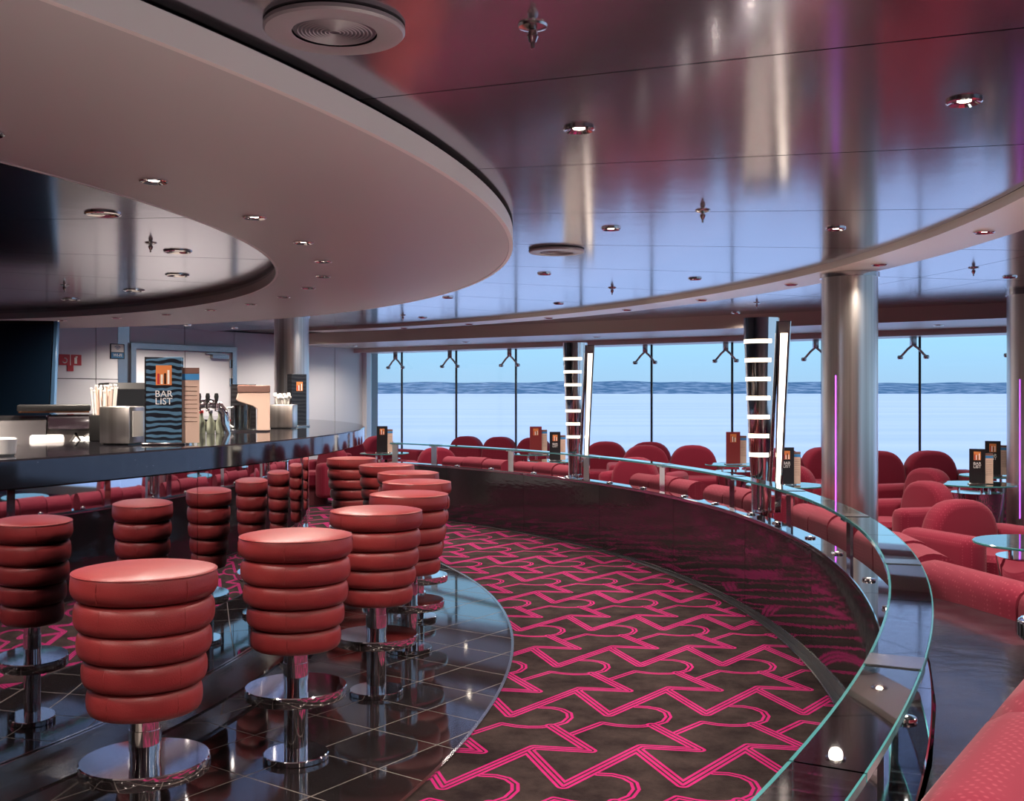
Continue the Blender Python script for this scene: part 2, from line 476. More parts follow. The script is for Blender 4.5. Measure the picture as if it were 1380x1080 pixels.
def spot(loc, watts, size=150, blend=1.0, col=(1.0, .88, .77), rad=.035, rot=(0, 0, 0)):
    l = bpy.data.lights.new('lamp_glow', 'SPOT'); l.energy = watts * LAMP; l.spot_size = R_(size); l.spot_blend = blend
    l.color = col; l.shadow_soft_size = rad
    o = bpy.data.objects.new('lamp_glow', l); COL.objects.link(o); o.location = loc; o.rotation_euler = rot
    return o

# ------------------------------------------------------------------ setting: shell of the lounge
WD = Vector((.8314, -.5557)); WN = Vector((-.5557, -.8314))        # window line and its inward normal
P0 = Vector((-2.25, 16.6)); LD = Vector((-.62, -.785))             # corner, direction of the panelled wall
def wl(t_, off=0.0, z=0.0):
    p = P0 + WD * t_ + WN * off; return (p.x, p.y, z)
def ll(s_, off=0.0, z=0.0):                                        # on the panelled wall; off = into the room
    p = P0 + LD * s_ + Vector((.785, -.62)) * off; return (p.x, p.y, z)
ROOM = [wl(0), wl(17.5), (6.5, -4.0), (-13.0, -4.0), ll(11.5)]
def inside(x, y, marg=0.0):
    for i in range(5):
        a, b_ = ROOM[i], ROOM[(i + 1) % 5]
        nx, ny = (b_[1] - a[1]), -(b_[0] - a[0]); l_ = hypot(nx, ny)
        if ((x - a[0]) * nx + (y - a[1]) * ny) / l_ < marg: return False
    return True
floor = struct(mk('floor', [(p[0], p[1], 0) for p in ROOM] + [(p[0], p[1], -.12) for p in ROOM],
     [(0, 1, 2, 3, 4), (9, 8, 7, 6, 5)] + [(i, (i + 1) % 5, 5 + (i + 1) % 5, 5 + i) for i in range(5)], 'carpet'),
     'dark brown carpet with a pink zigzag line pattern')
ZC = 2.19
ceiling = struct(mk('ceiling', [(p[0], p[1], ZC + .012) for p in ROOM] + [(p[0], p[1], ZC + .15) for p in ROOM],
     [(0, 1, 2, 3, 4), (9, 8, 7, 6, 5)] + [(i, (i + 1) % 5, 5 + (i + 1) % 5, 5 + i) for i in range(5)], 'ceiling_dark'),
     'glossy lacquered metal panel ceiling')
def slab(name, a, b_, z0, z1, th, mat, parent=None, side=1):
    """upright slab from a to b, th thick to its outer side"""
    a, b_ = Vector(a[:2]), Vector(b_[:2]); d = (b_ - a).normalized(); nn = Vector((d.y, -d.x)) * th * side
    q = [a, b_, b_ + nn, a + nn]
    return mk(name, [(v.x, v.y, z0) for v in q] + [(v.x, v.y, z1) for v in q],
              [(0, 1, 2, 3), (4, 5, 6, 7), (0, 1, 5, 4), (1, 2, 6, 5), (2, 3, 7, 6), (3, 0, 4, 7)], mat, parent)
struct(slab('wall_right', ROOM[1], ROOM[2], -.1, .35, .15, 'wall_bounce', side=-1), 'low wall under the added starboard windows')
struct(slab('trim_6', ROOM[1], ROOM[2], 2.0, ZC + .1, .15, 'soffit_paint', side=-1), 'beige head band over the added starboard windows')
_a, _b = Vector(ROOM[1][:2]), Vector(ROOM[2][:2])
for k in range(10):  # unseen windows, added to let more sky light in
    q0, q1 = _a.lerp(_b, k / 10 + .002), _a.lerp(_b, (k + 1) / 10 - .002)
    struct(slab('window_%d' % (21 + k), q0, q1, .35, 2.0, .016, 'window_glass', side=-1), 'tall added window pane on the unseen starboard side')
struct(slab('wall_back', ROOM[2], ROOM[3], -.1, ZC + .1, .15, 'wall_bounce', side=-1))
struct(slab('wall_bar', ROOM[3], ROOM[4], -.1, ZC + .1, .15, 'wall_bounce', side=-1))
# panelled white wall with a double door
wall_left = struct(slab('wall_left', ll(-.25), ll(11.5), -.1, ZC + .1, .15, 'wall_joint', side=1), 'white glossy panelled wall')
def wpanel(s0, s1, z0, z1, mat='wall_panel', th=.02, name='panel', parent=None, off=0.0):
    a, b_, c, d = ll(s0, off), ll(s1, off), ll(s1, off + th), ll(s0, off + th)
    return mk(name, [(v[0], v[1], z0) for v in (a, b_, c, d)] + [(v[0], v[1], z1) for v in (a, b_, c, d)],
       [(0, 1, 2, 3), (4, 5, 6, 7), (0, 1, 5, 4), (1, 2, 6, 5), (2, 3, 7, 6), (3, 0, 4, 7)], mat, parent if parent else wall_left)
def s_at(u):                                   # distance along the wall seen at image column u
    k = (u - 690) / F
    return (P0.x - k * P0.y) / (k * LD.y - LD.x)
sd0, sd1 = s_at(310), s_at(180)
g = .006
cuts = [0.0, s_at(450), s_at(313)]
for a_, b_ in zip(cuts[:-1], cuts[1:]): wpanel(a_ + g, b_ - g, 0, ZC)
wpanel(sd0 - .07 + g, (sd0 + sd1) / 2 - g, 1.98, ZC); wpanel((sd0 + sd1) / 2 + g, sd1 + .07 - g, 1.98, ZC)
wpanel(sd1 + .07, s_at(158), 0, ZC, 'steel_frame')
c2 = [s_at(158), s_at(128), s_at(62), 8.5, 10.0, 11.4]
for a_, b_ in zip(c2[:-1], c2[1:]):
    wpanel(a_ + g, b_ - g, 0, 1.52); wpanel(a_ + g, b_ - g, 1.53, ZC)
door = struct(wpanel(sd0, sd1, 0, 1.905, 'door_paint', .025, 'door_1'), 'white double door in a steel frame')
door.parent = None
wpanel(sd0 - .07, sd0, 0, 1.98, 'steel_frame', .06, 'frame', door)
wpanel(sd1, sd1 + .07, 0, 1.98, 'steel_frame', .06, 'frame', door)
wpanel(sd0, sd1, 1.91, 1.98, 'steel_frame', .06, 'frame', door)
wpanel((sd0 + sd1) / 2 - .004, (sd0 + sd1) / 2 + .004, 0, 1.9, 'wall_joint', .003, 'leaf_gap', door, .025)
for zz in (.3, 1.45, 1.70): wpanel(sd0 + .005, sd0 + .03, zz, zz + .11, 'chrome_dull', .012, 'hinge', door, .025)
cl = wpanel(sd0 + .08, sd0 + .34, 1.82, 1.87, 'steel_frame', .06, 'door_closer', door, .025)
wpanel(sd0 + .10, sd0 + .42, 1.875, 1.89, 'chrome_dull', .03, 'closer_arm', cl, .03)

# signs on the wall
def wsign(u0, u1, v0, v1, name, mat, label):
    s0, s1 = s_at(u1), s_at(u0); Y = ll((s0 + s1) / 2, .03)[1]
    zt, zb = HC - (v0 - YH) / F * Y, HC - (v1 - YH) / F * Y
    o = wpanel(s0, s1, zb, zt, mat, .008, name, None, .021); o.parent = None
    return o, s0, s1, zb, zt
def onwall(s, z, off): return ll(s, off, z)
WROT = (pi / 2, 0, atan2(-LD.y, -LD.x))
o, s0, s1, zb, zt = wsign(78, 108, 478, 492.5, 'safety_sign', 'print_red', '')
tag(o, 'red fire hose and extinguisher sign on the white panelled wall', 'sign')
wpanel((s0 + s1) / 2 - .004, (s0 + s1) / 2 + .004, zb, zt, 'print_white', .001, 'divider', o, .0293)
hz = []
for i in range(12):
    a = R_(200 + 260 * i / 11); hz.append(onwall(s0 + (s1 - s0) * .76 - .028 * cos(a), zb + .055 + .028 * sin(a), .030))
tube('hose_symbol', hz, .007, 'print_white', o, 6)
wpanel(s0 + (s1 - s0) * .2, s0 + (s1 - s0) * .32, zb + .02, zt - .035, 'print_white', .001, 'extinguisher_symbol', o, .0293)
wpanel(s0 + (s1 - s0) * .17, s0 + (s1 - s0) * .27, zt - .033, zt - .02, 'print_white', .001, 'extinguisher_symbol', o, .0293)
wpanel(s0 + (s1 - s0) * .36, s0 + (s1 - s0) * .64, zb - .07, zb, 'print_red', .008, 'small_plate', o, .021)
o, s0, s1, zb, zt = wsign(147, 166, 463.5, 484, 'wifi_sign', 'print_black', '')
tag(o, 'small blue and white wireless internet sign with signal arcs beside the door', 'sign')
wpanel(s0 + .012, s1 - .012, zb + .085, zt - .01, 'print_white', .001, 'white_field', o, .0293)
wpanel(s0 + .012, s1 - .012, zb + .01, zb + .078, 'sign_blue', .001, 'blue_field', o, .0293)
sm = (s0 + s1) / 2; zm = zb + .105
for rr in (.018, .036, .054):
    tube('signal_arc', [onwall(sm - rr * cos(R_(45 + 90 * i / 8)), zm + rr * sin(R_(45 + 90 * i / 8)), .0305) for i in range(9)], .004, 'sign_blue', o, 6)
text('lettering', 'WI-FI', .052, 'print_white', o, onwall(sm, zb + .045, .0312), WROT)

# windows: tall panes hung from spider brackets
ZW = 2.0
mulls = [.10, .72, 1.74, 2.78, 3.83, 4.88, 5.98, 7.10, 8.20, 9.30, 10.40, 11.5, 12.6, 13.7, 14.8, 15.9, 17.3]
for i, (a_, b_) in enumerate(zip(mulls[:-1], mulls[1:])):
    wdw = struct(slab('window_%d' % (i + 1), wl(a_ + .012), wl(b_ - .012), .12, ZW, .016, 'window_glass', side=1), 'tall frameless window pane facing the sea')
    if i < 9:
        j = slab('joint', wl(b_ - .012), wl(b_ + .012), .12, ZW, .02, 'black_plastic', wdw, side=1)
        pt = Vector(wl(b_ - .05, .10)); d3 = Vector((WD.x, WD.y, 0))
        br = box('bracket', -.03, .03, -.03, .03, ZW - .12, ZW + .02, 'steel_frame', wdw, .004)
        br.location = pt
        for s_ in (-1, 1):
            q0 = pt + Vector((0, 0, ZW - .11)); q1 = q0 + d3 * s_ * .06 + Vector((0, 0, -.05)); q2 = q0 + d3 * s_ * .14 + Vector((0, 0, -.14))
            ar = tube('bracket_arm', [q0, q1, q2], .014, 'steel_frame', wdw, 8)
            lathe('bracket_cup', [(0, -.025), (.028, -.02), (.034, 0), (.028, .02), (0, .025)], 'steel_frame', wdw, 12, loc=tuple(q2))
struct(slab('trim_1', wl(-.25), wl(17.5), -.1, .12, .2, 'soffit_paint', side=1), 'low sill under the windows')
struct(slab('trim_2', wl(-.02), wl(.10), .12, ZW, .1, 'wall_panel', side=1), 'white jamb beside the first window')
struct(slab('trim_3', wl(-.02, .04), wl(-.3, .04), 0, ZC, .1, 'soffit_paint', side=1), 'beige strip for the shaded corner')  # strip stands in for the shading beside the white jamb
# bulkhead above the windows: two steps
def bulk(name, o0, o1, z0, z1, lab):
    q = [wl(-.3, o0), wl(17.5, o0), wl(17.5, o1), wl(-.3, o1)]
    return struct(mk(name, [(v[0], v[1], z0) for v in q] + [(v[0], v[1], z1) for v in q],
      [(0, 1, 2, 3), (4, 5, 6, 7), (0, 1, 5, 4), (1, 2, 6, 5), (2, 3, 7, 6), (3, 0, 4, 7)], 'soffit_paint'), lab)
bulk('trim_4', -.2, 1.60, 2.045, ZC + .01, 'beige bulkhead along the window wall')
bulk('trim_5', -.2, .28, ZW - .02, 2.045, 'lower beige bulkhead step over the glass')

# sea, far shore
sea = struct(mk('sea', [(-3000, 60, -30), (6000, 60, -30), (6000, 4200, 16.0), (-3000, 4200, 16.0)], [(0, 1, 2, 3)], 'sea_water'), 'pale calm sea')
vs, fs = [], []
nL = 220
for i in range(nL + 1):
    x = -3000 + 9000 * i / nL
    h = 68 + 3 * sin(i * .09) + 2 * sin(i * .31 + 1) + 2.0 * sin(i * .9)
    vs += [(x, 4200, 10), (x, 4230, 10 + (h - 10) * .5), (x, 4700, h), (x, 5400, 0)]
for i in range(nL):
    for q in range(3): fs.append((i * 4 + q, i * 4 + q + 1, i * 4 + q + 5, i * 4 + q + 4))
struct(mk('land', vs, fs, 'far_land', None, 60), 'low blue-grey shoreline on the horizon')

# ------------------------------------------------------------------ ceiling panels, canopy, ring
def sector(r0, r1, a0, a1, z0, z1, name, mat, parent):
    return sweep(name, rect(r0, r1, z0, z1), a0, a1, mat, parent, 2.1)
DA = 8.4; A00 = -20.4
for k in range(-6, 12):
    a0 = A00 + DA * k; a1 = a0 + DA
    g_ = degrees(.004 / 8)
    sector(6.9, 9.215, a0 + g_, a1 - g_, ZC, ZC + .012, 'panel', 'ceiling_lacquer', ceiling)
    for r0, r1 in ((9.63, 10.28), (10.286, 10.93), (10.936, 11.58), (11.586, 12.23), (12.236, 12.9), (12.906, 13.6), (13.606, 14.4), (14.406, 15.4)):
        if all(inside(*pol(r, a), .02) for r in (r0, r1) for a in (a0, a1)) :
            sector(r0, r1, a0 + g_, a1 - g_, ZC, ZC + .012, 'panel', 'ceiling_lacquer', ceiling)
for k in range(-3, 9):
    a0 = A00 + 2 * DA * k; a1 = a0 + 2 * DA
    sector(2.0, 5.66, a0 + .05, a1 - .05, ZC - .002, ZC + .012, 'panel', 'ceiling_lacquer', ceiling)
canopy = struct(sweep('ceiling_canopy', [(5.64, 2.10), (6.985, 2.10), (6.985, ZC - .04), (6.90, ZC - .04), (6.90, ZC + .005), (5.64, ZC + .005)], -95, 115, 'canopy_paint', None, 1.0),
                'mauve painted dropped canopy following the round bar')
sweep('rim', [(6.985, 2.098), (7.005, 2.098), (7.005, 2.172), (6.985, 2.172)], -95, 115, 'rim_paint', canopy, 1.0)
sweep('inner_rim', [(5.625, 2.098), (5.64, 2.098), (5.64, 2.16), (5.625, 2.16)], -95, 115, 'rim_paint', canopy, 1.0)
ring = struct(sweep('ceiling_ring', rect(9.24, 9.61, ZC - .035, ZC + .01), -62, 62, 'soffit_paint', None, 1.0), 'beige curved band set in the glossy ceiling')

# ------------------------------------------------------------------ floor tiles under the stools
TH = R_(54.3); TS = .32; T0 = (-.986, 4.122)
ux, uy = cos(TH), sin(TH)
RT = 7.0
def clip_circle(poly, r):
    out = []
    k = len(poly)
    for i in range(k):
        a, b_ = poly[i], poly[(i + 1) % k]
        ia, ib = hypot(a[0] - CX, a[1] - CY) <= r, hypot(b_[0] - CX, b_[1] - CY) <= r
        if ia: out.append(a)
        if ia != ib:
            lo, hi = (0.0, 1.0)
            for _ in range(30):
                mdl = (lo + hi) / 2
                im = hypot(a[0] + (b_[0] - a[0]) * mdl - CX, a[1] + (b_[1] - a[1]) * mdl - CY) <= r
                if im == ia: lo = mdl
                else: hi = mdl
            q = (a[0] + (b_[0] - a[0]) * lo, a[1] + (b_[1] - a[1]) * lo)
            out.append(q)
    # follow the arc between consecutive points that both lie on the rim
    res = []
    for i in range(len(out)):
        a, b_ = out[i], out[(i + 1) % len(out)]
        res.append(a)
        ra, rb = hypot(a[0] - CX, a[1] - CY), hypot(b_[0] - CX, b_[1] - CY)
        if abs(ra - r) < 1e-4 and abs(rb - r) < 1e-4:
            aa, ab = atan2(a[1] - CY, a[0] - CX), atan2(b_[1] - CY, b_[0] - CX)
            for q in range(1, 5):
                an = aa + (ab - aa) * q / 5; res.append((CX + r * cos(an), CY + r * sin(an)))
    return res
screed = struct(sweep('floor_border', rect(5.7, RT, .0005, .0053), -50, 60, 'grout', None, 1.0), 'black granite tiled border at the foot of the bar')
for i in range(-22, 26):
    for j in range(-22, 26):
        gp = .0032
        pl = []
        for (di, dj) in ((0, 0), (1, 0), (1, 1), (0, 1)):
            u = (i + di) * TS + (gp if di == 0 else -gp); v = (j + dj) * TS + (gp if dj == 0 else -gp)
            pl.append((T0[0] + u * ux + v * uy, T0[1] + u * uy - v * ux))
        rs = [hypot(p[0] - CX, p[1] - CY) for p in pl]
        if min(rs) > RT or max(rs) < 5.85: continue
        an = [degrees(atan2(p[1] - CY, p[0] - CX)) for p in pl]
        if min(an) < -33 or max(an) > 50 or pl[0][1] < 1.5: continue
        cp = clip_circle(pl, RT - .004)
        if len(cp) < 3: continue
        k = len(cp)
        mk('tile', [(p[0], p[1], .002) for p in cp] + [(p[0], p[1], .006) for p in cp],
           [tuple(range(k, 2 * k))] + [(q, (q + 1) % k, k + (q + 1) % k, k + q) for q in range(k)], 'granite', screed)
sweep('edge_strip', rect(RT - .004, RT + .010, 0, .008), -50, 60, 'chrome_dull', screed, 1.0)

# ------------------------------------------------------------------ round bar
bar = thing('bar_counter', 'long round bar with black granite top and mirrored front', 'bar counter', (0, 0, 0))
cutA = [-60, -28, -4, 22.5, 44, 70, 100]
for a_, b_ in zip(cutA[:-1], cutA[1:]):
    sweep('worktop', [(5.42, 1.04), (6.165, 1.038), (6.17, 1.043), (6.17, 1.120), (6.165, 1.125), (5.42, 1.125)], a_ + .015, b_ - .015, 'granite_counter', bar, .8, 25)
cutM = [-60, -44, -28, -12, 4, 16.5, 29, 41.5, 54, 70, 86, 100]
for a_, b_ in zip(cutM[:-1], cutM[1:]):
    sweep('mirror_panel', rect(5.80, 5.83, .14, 1.038), a_ + .02, b_ - .02, 'mirror', bar, .5, 60)
sweep('core', rect(5.5, 5.80, .0, 1.038), -60, 100, 'black_plastic', bar, 2)
sweep('trim_strip', rect(5.80, 5.845, .067, .138), -60, 100, 'chrome_dull', bar, .8)
sweep('foot_tread', rect(5.80, 5.955, .055, .067), -60, 100, 'granite', bar, .8)
sweep('foot_riser', rect(5.80, 5.948, .006, .055), -60, 100, 'chrome_dull', bar, .8)
sweep('inner_worktop', rect(4.85, 5.5, .90, .95), -60, 100, 'brushed_steel', bar, 2)
sweep('inner_cabinets', rect(4.95, 5.5, .0, .90), -60, 100, 'black_plastic', bar, 2)
back = thing('back_bar', 'dark wooden back bar cabinet under the wall screen', 'cabinet')
sweep('body', rect(3.3, 3.85, 0, .98), 10, 75, 'wood', back, 3)
sweep('top', rect(3.25, 3.9, .98, 1.02), 9, 76, 'wood', back, 3)

# ------------------------------------------------------------------ bar stools
def make_stool():
    t_ = thing('bar_stool', '', 'stool')
    rolls = [(.800, .722, .203, 'top_cushion'), (.722, .640, .194, 'roll'), (.640, .560, .186, 'roll'), (.560, .480, .173, 'roll'), (.480, .398, .160, 'roll')]
    for zt, zb, r, nm in rolls:
        h = (zt - zb) / 2; zc = (zt + zb) / 2; pr = [(0, zb + .006)]
        if nm == 'top_cushion':
            for i in range(9):
                a = -pi / 2 + pi / 2 * i / 8 * 1.25
                pr.append((r - .030 + .030 * cos(a), zc + (h - .002) * max(-1, min(1, sin(a)))))
            pr[-1] = (r - .003, zt - .008)
            pr += [(r - .006, zt), (r - .010, zt + .002), (r * .80, zt + .008), (r * .5, zt + .012), (0, zt + .014)]
        else:
            for i in range(13):
                a = -pi / 2 + pi * i / 12
                ca, sa = cos(a), sin(a)
                pr.append((r - .026 + .026 * abs(ca) ** .7, zc + h * math.copysign(abs(sa) ** .85, sa)))
            pr.append((0, zt - .006))
        o = lathe(nm, pr, 'leather', t_, 56, 50)
        # stitched seams run down each roll
        for sa_ in (-38, 55, 160, 250):
            a = R_(sa_); pts = []
            zz0, zz1 = zb + .012, zt - .010
            for q in range(7):
                u = q / 6; zq = zz0 + (zz1 - zz0) * u
                s_ = max(0, 1 - ((zq - zc) / h) ** 2) ** .35
                rr = (r - .026 + .026 * s_) if nm == 'roll' else (r - .030 + .030 * min(1, s_ + .12 * (zq > zc)))
                pts.append(((rr + .0002) * cos(a), (rr + .0002) * sin(a), zq))
            tube('seam', pts, .0014, 'leather_seam', o, 5)
        if nm == 'top_cushion':
            tube('piping', [((r - .004) * cos(2 * pi * i / 48), (r - .004) * sin(2 * pi * i / 48), zt - .002) for i in range(49)], .0022, 'leather', o, 6)
    lathe('pole', [(0, .018), (.0425, .018), (.0425, .41), (0, .41)], 'chrome', t_, 32)
    lathe('collar', [(.0425, .285), (.0450, .285), (.0450, .345), (.0425, .345)], 'chrome', t_, 32)
    lathe('footrest', [(.042, .222), (.179, .222), (.181, .225), (.181, .258), (.178, .261), (.042, .261)], 'chrome', t_, 56)
    lathe('base_plate', [(0, .0), (.114, .0), (.117, .003), (.117, .018), (.114, .021), (0, .021)], 'chrome', t_, 48)
    return t_
stool = make_stool()
SLAB = ['frontmost and largest red leather bar stool with stacked padded rolls',
        'second red leather bar stool counted from the front, footrest and base disc both visible',
        'third red leather bar stool counted from the front along the bar',
        'fourth red leather bar stool from the front, partly behind the third',
        'fifth red leather bar stool from the front, standing furthest out along the curve',
        'sixth red leather bar stool from the front, mostly hidden behind the fifth',
        'seventh red leather bar stool from the front, next to last along the bar',
        'last and smallest red leather bar stool, by the far tip of the counter']
SANG = [-23.3, -16.0, -8.35, -1.3, 5.7, 12.6, 20.0, 28.3]
for i, a in enumerate(SANG):
    s = stool if i == 0 else copy_tree(stool)
    s.location = pol(6.475, a, .006); s.rotation_euler = (0, 0, R_([0, -52, -20, 30, 70, 10, 40, 0][i]))
    s['label'] = SLAB[i]; s['group'] = 'bar stools along the counter'

# ------------------------------------------------------------------ balustrade
bal = thing('balustrade', 'curved black gloss half-wall with chrome ledge and glass rail around the bar', 'balustrade')
AE = 48.3
cuts = [-46, -38.1, -29.4, -20.5, -11.6, -2.7, 6.2, 15.1, 24, 32.9, 41.8, AE]
for a_, b_ in zip(cuts[:-1], cuts[1:]):
    sweep('wall_panel', rect(8.47, 8.56, .0, .560), a_ + .01, b_ - .01, 'black_gloss', bal, .6, 60)
    sweep('ledge', [(8.462, .560), (8.575, .560), (8.577, .563), (8.577, .580), (8.574, .583), (8.464, .583), (8.461, .580), (8.461, .563)], a_ + .012, b_ - .012, 'ledge_mirror', bal, .6, 30)
for a_, b_ in zip(cuts[:-1], cuts[1:]):
    rg = sweep('glass_rail', rect(8.48, 8.575, .784, .797), a_ + .02, b_ - .02, 'rail_glass', bal, .6, 30)
    sweep('inner_edge', rect(8.474, 8.4795, .784, .797), a_ + .02, b_ - .02, 'rail_edge', rg, .6, 60)
    sweep('outer_edge', rect(8.5755, 8.579, .784, .797), a_ + .02, b_ - .02, 'rail_edge', rg, .6, 60)
sweep('skirting', rect(8.435, 8.47, .0, .010), -46, AE, 'print_black', bal, 1)
sweep('skirting_edge', rect(8.428, 8.435, .0, .012), -46, AE, 'chrome_dull', bal, 1)
posts = [-42.2, -33.8, -25, -16.1, -7.2, 1.2, 8.4, 16.9, 25.9, 34.7, 43.5, 47.9]
for a in posts:
    d = degrees(.045 / 8.5)
    pst = sweep('post', rect(8.500, 8.512, .583, .782), a - d, a + d, 'chrome', bal, .3)
    sweep('post_cap', rect(8.476, 8.578, .774, .7995), a - d * 1.05, a + d * 1.05, 'chrome_dull', pst, .3)
for a_, b_ in zip(posts[:-1], posts[1:]):
    if b_ - a_ < 5: continue
    for q in (.28, .72):
        a = a_ + (b_ - a_) * q
        x, y = pol(8.52, a)
        pk = lathe('ledge_light', [(0, .583), (.026, .583), (.028, .586), (.026, .591), (.013, .593), (0, .5925)], 'chrome', bal, 20, loc=(x, y, 0))
        lathe('lens', [(0, .5932), (.008, .5932), (.007, .5938), (0, .594)], 'puck_light', pk, 12, loc=(x, y, 0))
        spot((x, y, .602), 4.0, 150, 1.0, rad=.004, rot=(pi, 0, 0))

# lit chrome totems standing on the half-wall
def totem(a, label):
    x, y = pol(8.66, a)
    t_ = thing('totem_lamp', label, 'lamp', (x, y, 0), atan2(y, x) - pi / 2, 'lit chrome totems on the half-wall')
    # local: -Y faces the camera side, X to the right
    n = 28; lv = [(0.0, .060), (.16, .062), (.30, .072), (.62, .086), (.90, .099), (1.16, .110), (1.215, .113)]
    vs, fs = [], []
    for h, r in lv:
        for i in range(n):
            an = 2 * pi * i / n; vs.append((-.03 + r * cos(an), r * .8 * sin(an), .583 + h))
    for k in range(len(lv) - 1):
        for i in range(n): fs.append((k * n + i, k * n + (i + 1) % n, (k + 1) * n + (i + 1) % n, (k + 1) * n + i))
    fs.append(tuple(range(n))); fs.append(tuple((len(lv) - 1) * n + i for i in range(n)))
    sh = mk('shell', vs, fs, 'chrome', t_, 60)
    for k in range(7):
        h = .36 + .118 * k
        for q in range(len(lv) - 1):
            if lv[q][0] <= h <= lv[q + 1][0]:
                r = lv[q][1] + (lv[q + 1][1] - lv[q][1]) * (h - lv[q][0]) / (lv[q + 1][0] - lv[q][0])
        vs, fs = [], []; m_ = 9
        for i in range(m_ + 1):
            an = R_(180 + 8 + 118 * i / m_)
            for rr in (r + .002, r - .012):
                for dz in (-.013, .013): vs.append((-.03 + rr * cos(an), rr * .8 * sin(an), .583 + h + dz))
        for i in range(m_):
            b0 = i * 4; b1 = b0 + 4
            fs += [(b0, b0 + 1, b1 + 1, b1), (b0 + 1, b0 + 3, b1 + 3, b1 + 1), (b0 + 3, b0 + 2, b1 + 2, b1 + 3), (b0 + 2, b0, b1, b1 + 2)]
        fs += [(0, 1, 3, 2), (m_ * 4, m_ * 4 + 1, m_ * 4 + 3, m_ * 4 + 2)]
        mk('light_slot', vs, fs, 'totem_light', sh, 60)
    # flat lit blade at its side, wider at the top
    bl = prism('light_blade', [(.048, .583), (.090, .583), (.150, 1.775), (.072, 1.775)], -.05, .05, 'y', 'chrome', t_, .004, 1)
    prism('lit_panel', [(.0575, .73), (.0825, .73), (.130, 1.70), (.085, 1.70)], -.0515, -.049, 'y', 'totem_light', bl)
    lathe('base_disc', [(0, .583), (.072, .583), (.072, .600), (0, .600)], 'chrome', t_, 32)
    lathe('stem', [(0, 0), (.045, 0), (.045, .583), (0, .583)], 'chrome', t_, 24)
    return t_
totem(28.6, 'tapered chrome totem lamp with seven lit slots, further along the half-wall')
totem(7.2, 'tapered chrome totem lamp with seven lit slots, nearest to the steel column')

# ------------------------------------------------------------------ columns
def column(x, y, r, label, zt, z0=0.0, led=False):
    t_ = thing('column', label, 'column', (x, y, 0))
    lathe('shaft', [(0, z0), (r, z0), (r, zt - .02), (0, zt - .02)], 'brushed_steel', t_, 56)
    lathe('collar', [(r - .002, zt - .035), (r + .012, zt - .035), (r + .012, zt - .001), (r - .002, zt - .001)], 'chrome_dull', t_, 56)
    if led:
        a = atan2(-y, -x) - .5
        box('light_strip', -.003, .003, -.003, .003, .3, 1.45, 'purple_led', t_).location = ((r + .003) * cos(a), (r + .003) * sin(a), 0)
    return t_
cx_, cy_, _ = at(1145, 536, 7.40)
column(cx_, cy_, .186, 'large brushed steel column with a purple light line behind the glass rail', ZC - .035, led=True)
x_, y_, _ = at(393, 536, 11.6)
column(x_, y_, .184, 'brushed steel column behind the bar, beside the white wall', ZC)
x_, y_, _ = at(1392, 536, 9.0)
column(x_, y_, .20, 'brushed steel column at the right edge of the picture by the windows', ZC, led=True)

# ------------------------------------------------------------------ lamps, sprinklers and speakers overhead
def make_down(name, r, lit=True):
    t_ = thing(name, '', 'downlight')
    lathe('trim_ring', [(r * .62, .0), (r * .66, -.004), (r * .9, -.010), (r, -.006), (r, .0)], 'chrome', t_, 32)
    lathe('reflector', [(r * .62, -.001), (r * .50, .010), (r * .40, .014)], 'chrome', t_, 24)
    lathe('lens', [(0, -.004), (r * .38, -.002), (r * .42, .012), (0, .012)], 'lamp_lens' if lit else 'lamp_lens_off', t_, 20)
    return t_
protoA = make_down('downlight', .052)
protoB = make_down('downlight', .085, False)
first = {'A': True, 'B': True}
def down(kind, x, y, z, label, group, watts):
    pr = protoA if kind == 'A' else protoB
    if first[kind]: o = pr; first[kind] = False
    else: o = copy_tree(pr)
    o.location = (x, y, z); o['label'] = label; o['group'] = group
    if watts: spot((x, y, z - .02), watts)
WB, WM, WR = 16, 20, 16
ORD = 'first second third fourth fifth sixth seventh eighth ninth tenth eleventh twelfth thirteenth fourteenth'.split()
for k, a in enumerate([-46.5, -39, -31.5, -24, -16.6, -8.7, -1.2, 6.2, 13.8, 21.3, 28.8, 36.4, 44, 51.5, 59, 66.5]):
    down('A', *pol(5.93, a), 2.10, ('%s chrome downlight of the canopy row, counted from the left edge of the picture' % ORD[k - 3]) if k > 2 else 'chrome downlight of the canopy row behind the camera', 'downlights in the canopy', WB)
for ka, a in enumerate((-48, -32.2, -16.2, 0, 15.9, 31.2, 46.3)):
    for r in (7.52, 8.70):
        x, y = pol(r, a)
        down('A', x, y, ZC, ('%s chrome downlight of the glossy ceiling row next to the %s' % (ORD[ka - 2], 'canopy' if r < 8 else 'curved band')) if ka > 1 else 'chrome downlight of the glossy ceiling overhead', 'downlights in the glossy ceiling', WM)
for ka, a in enumerate((-32, -24, -16, -8.2, -.7, 7.5, 15.1, 23.4, 30.6, 38.4, 46.4, 53)):
    down('A', *pol(9.43, a), ZC - .035, ('%s downlight of the beige curved band, counted from the right edge of the picture' % ORD[ka - 4]) if ka > 3 else 'downlight of the curved band past the right edge', 'downlights in the curved band', WR)
for ka, a in enumerate((-20, -5.3, 9.9, 24.9, 39.8, 53.2)):
    down('B', *pol(5.05, a), ZC - .002, ('%s wide chrome ring light inside the canopy, counted from the camera' % ORD[max(0, ka - 1)]) if ka else 'wide ring light inside the canopy beyond the left edge', 'ring lights over the bartenders', 26)
for ka, tt in enumerate((.6, 2.6, 4.6, 6.6, 8.6, 10.6, 12.6)):
    down('A', *wl(tt, .95)[:2], 2.045, '%s small downlight in the window bulkhead, counted from the white wall' % ORD[ka], 'downlights in the window bulkhead', 9)
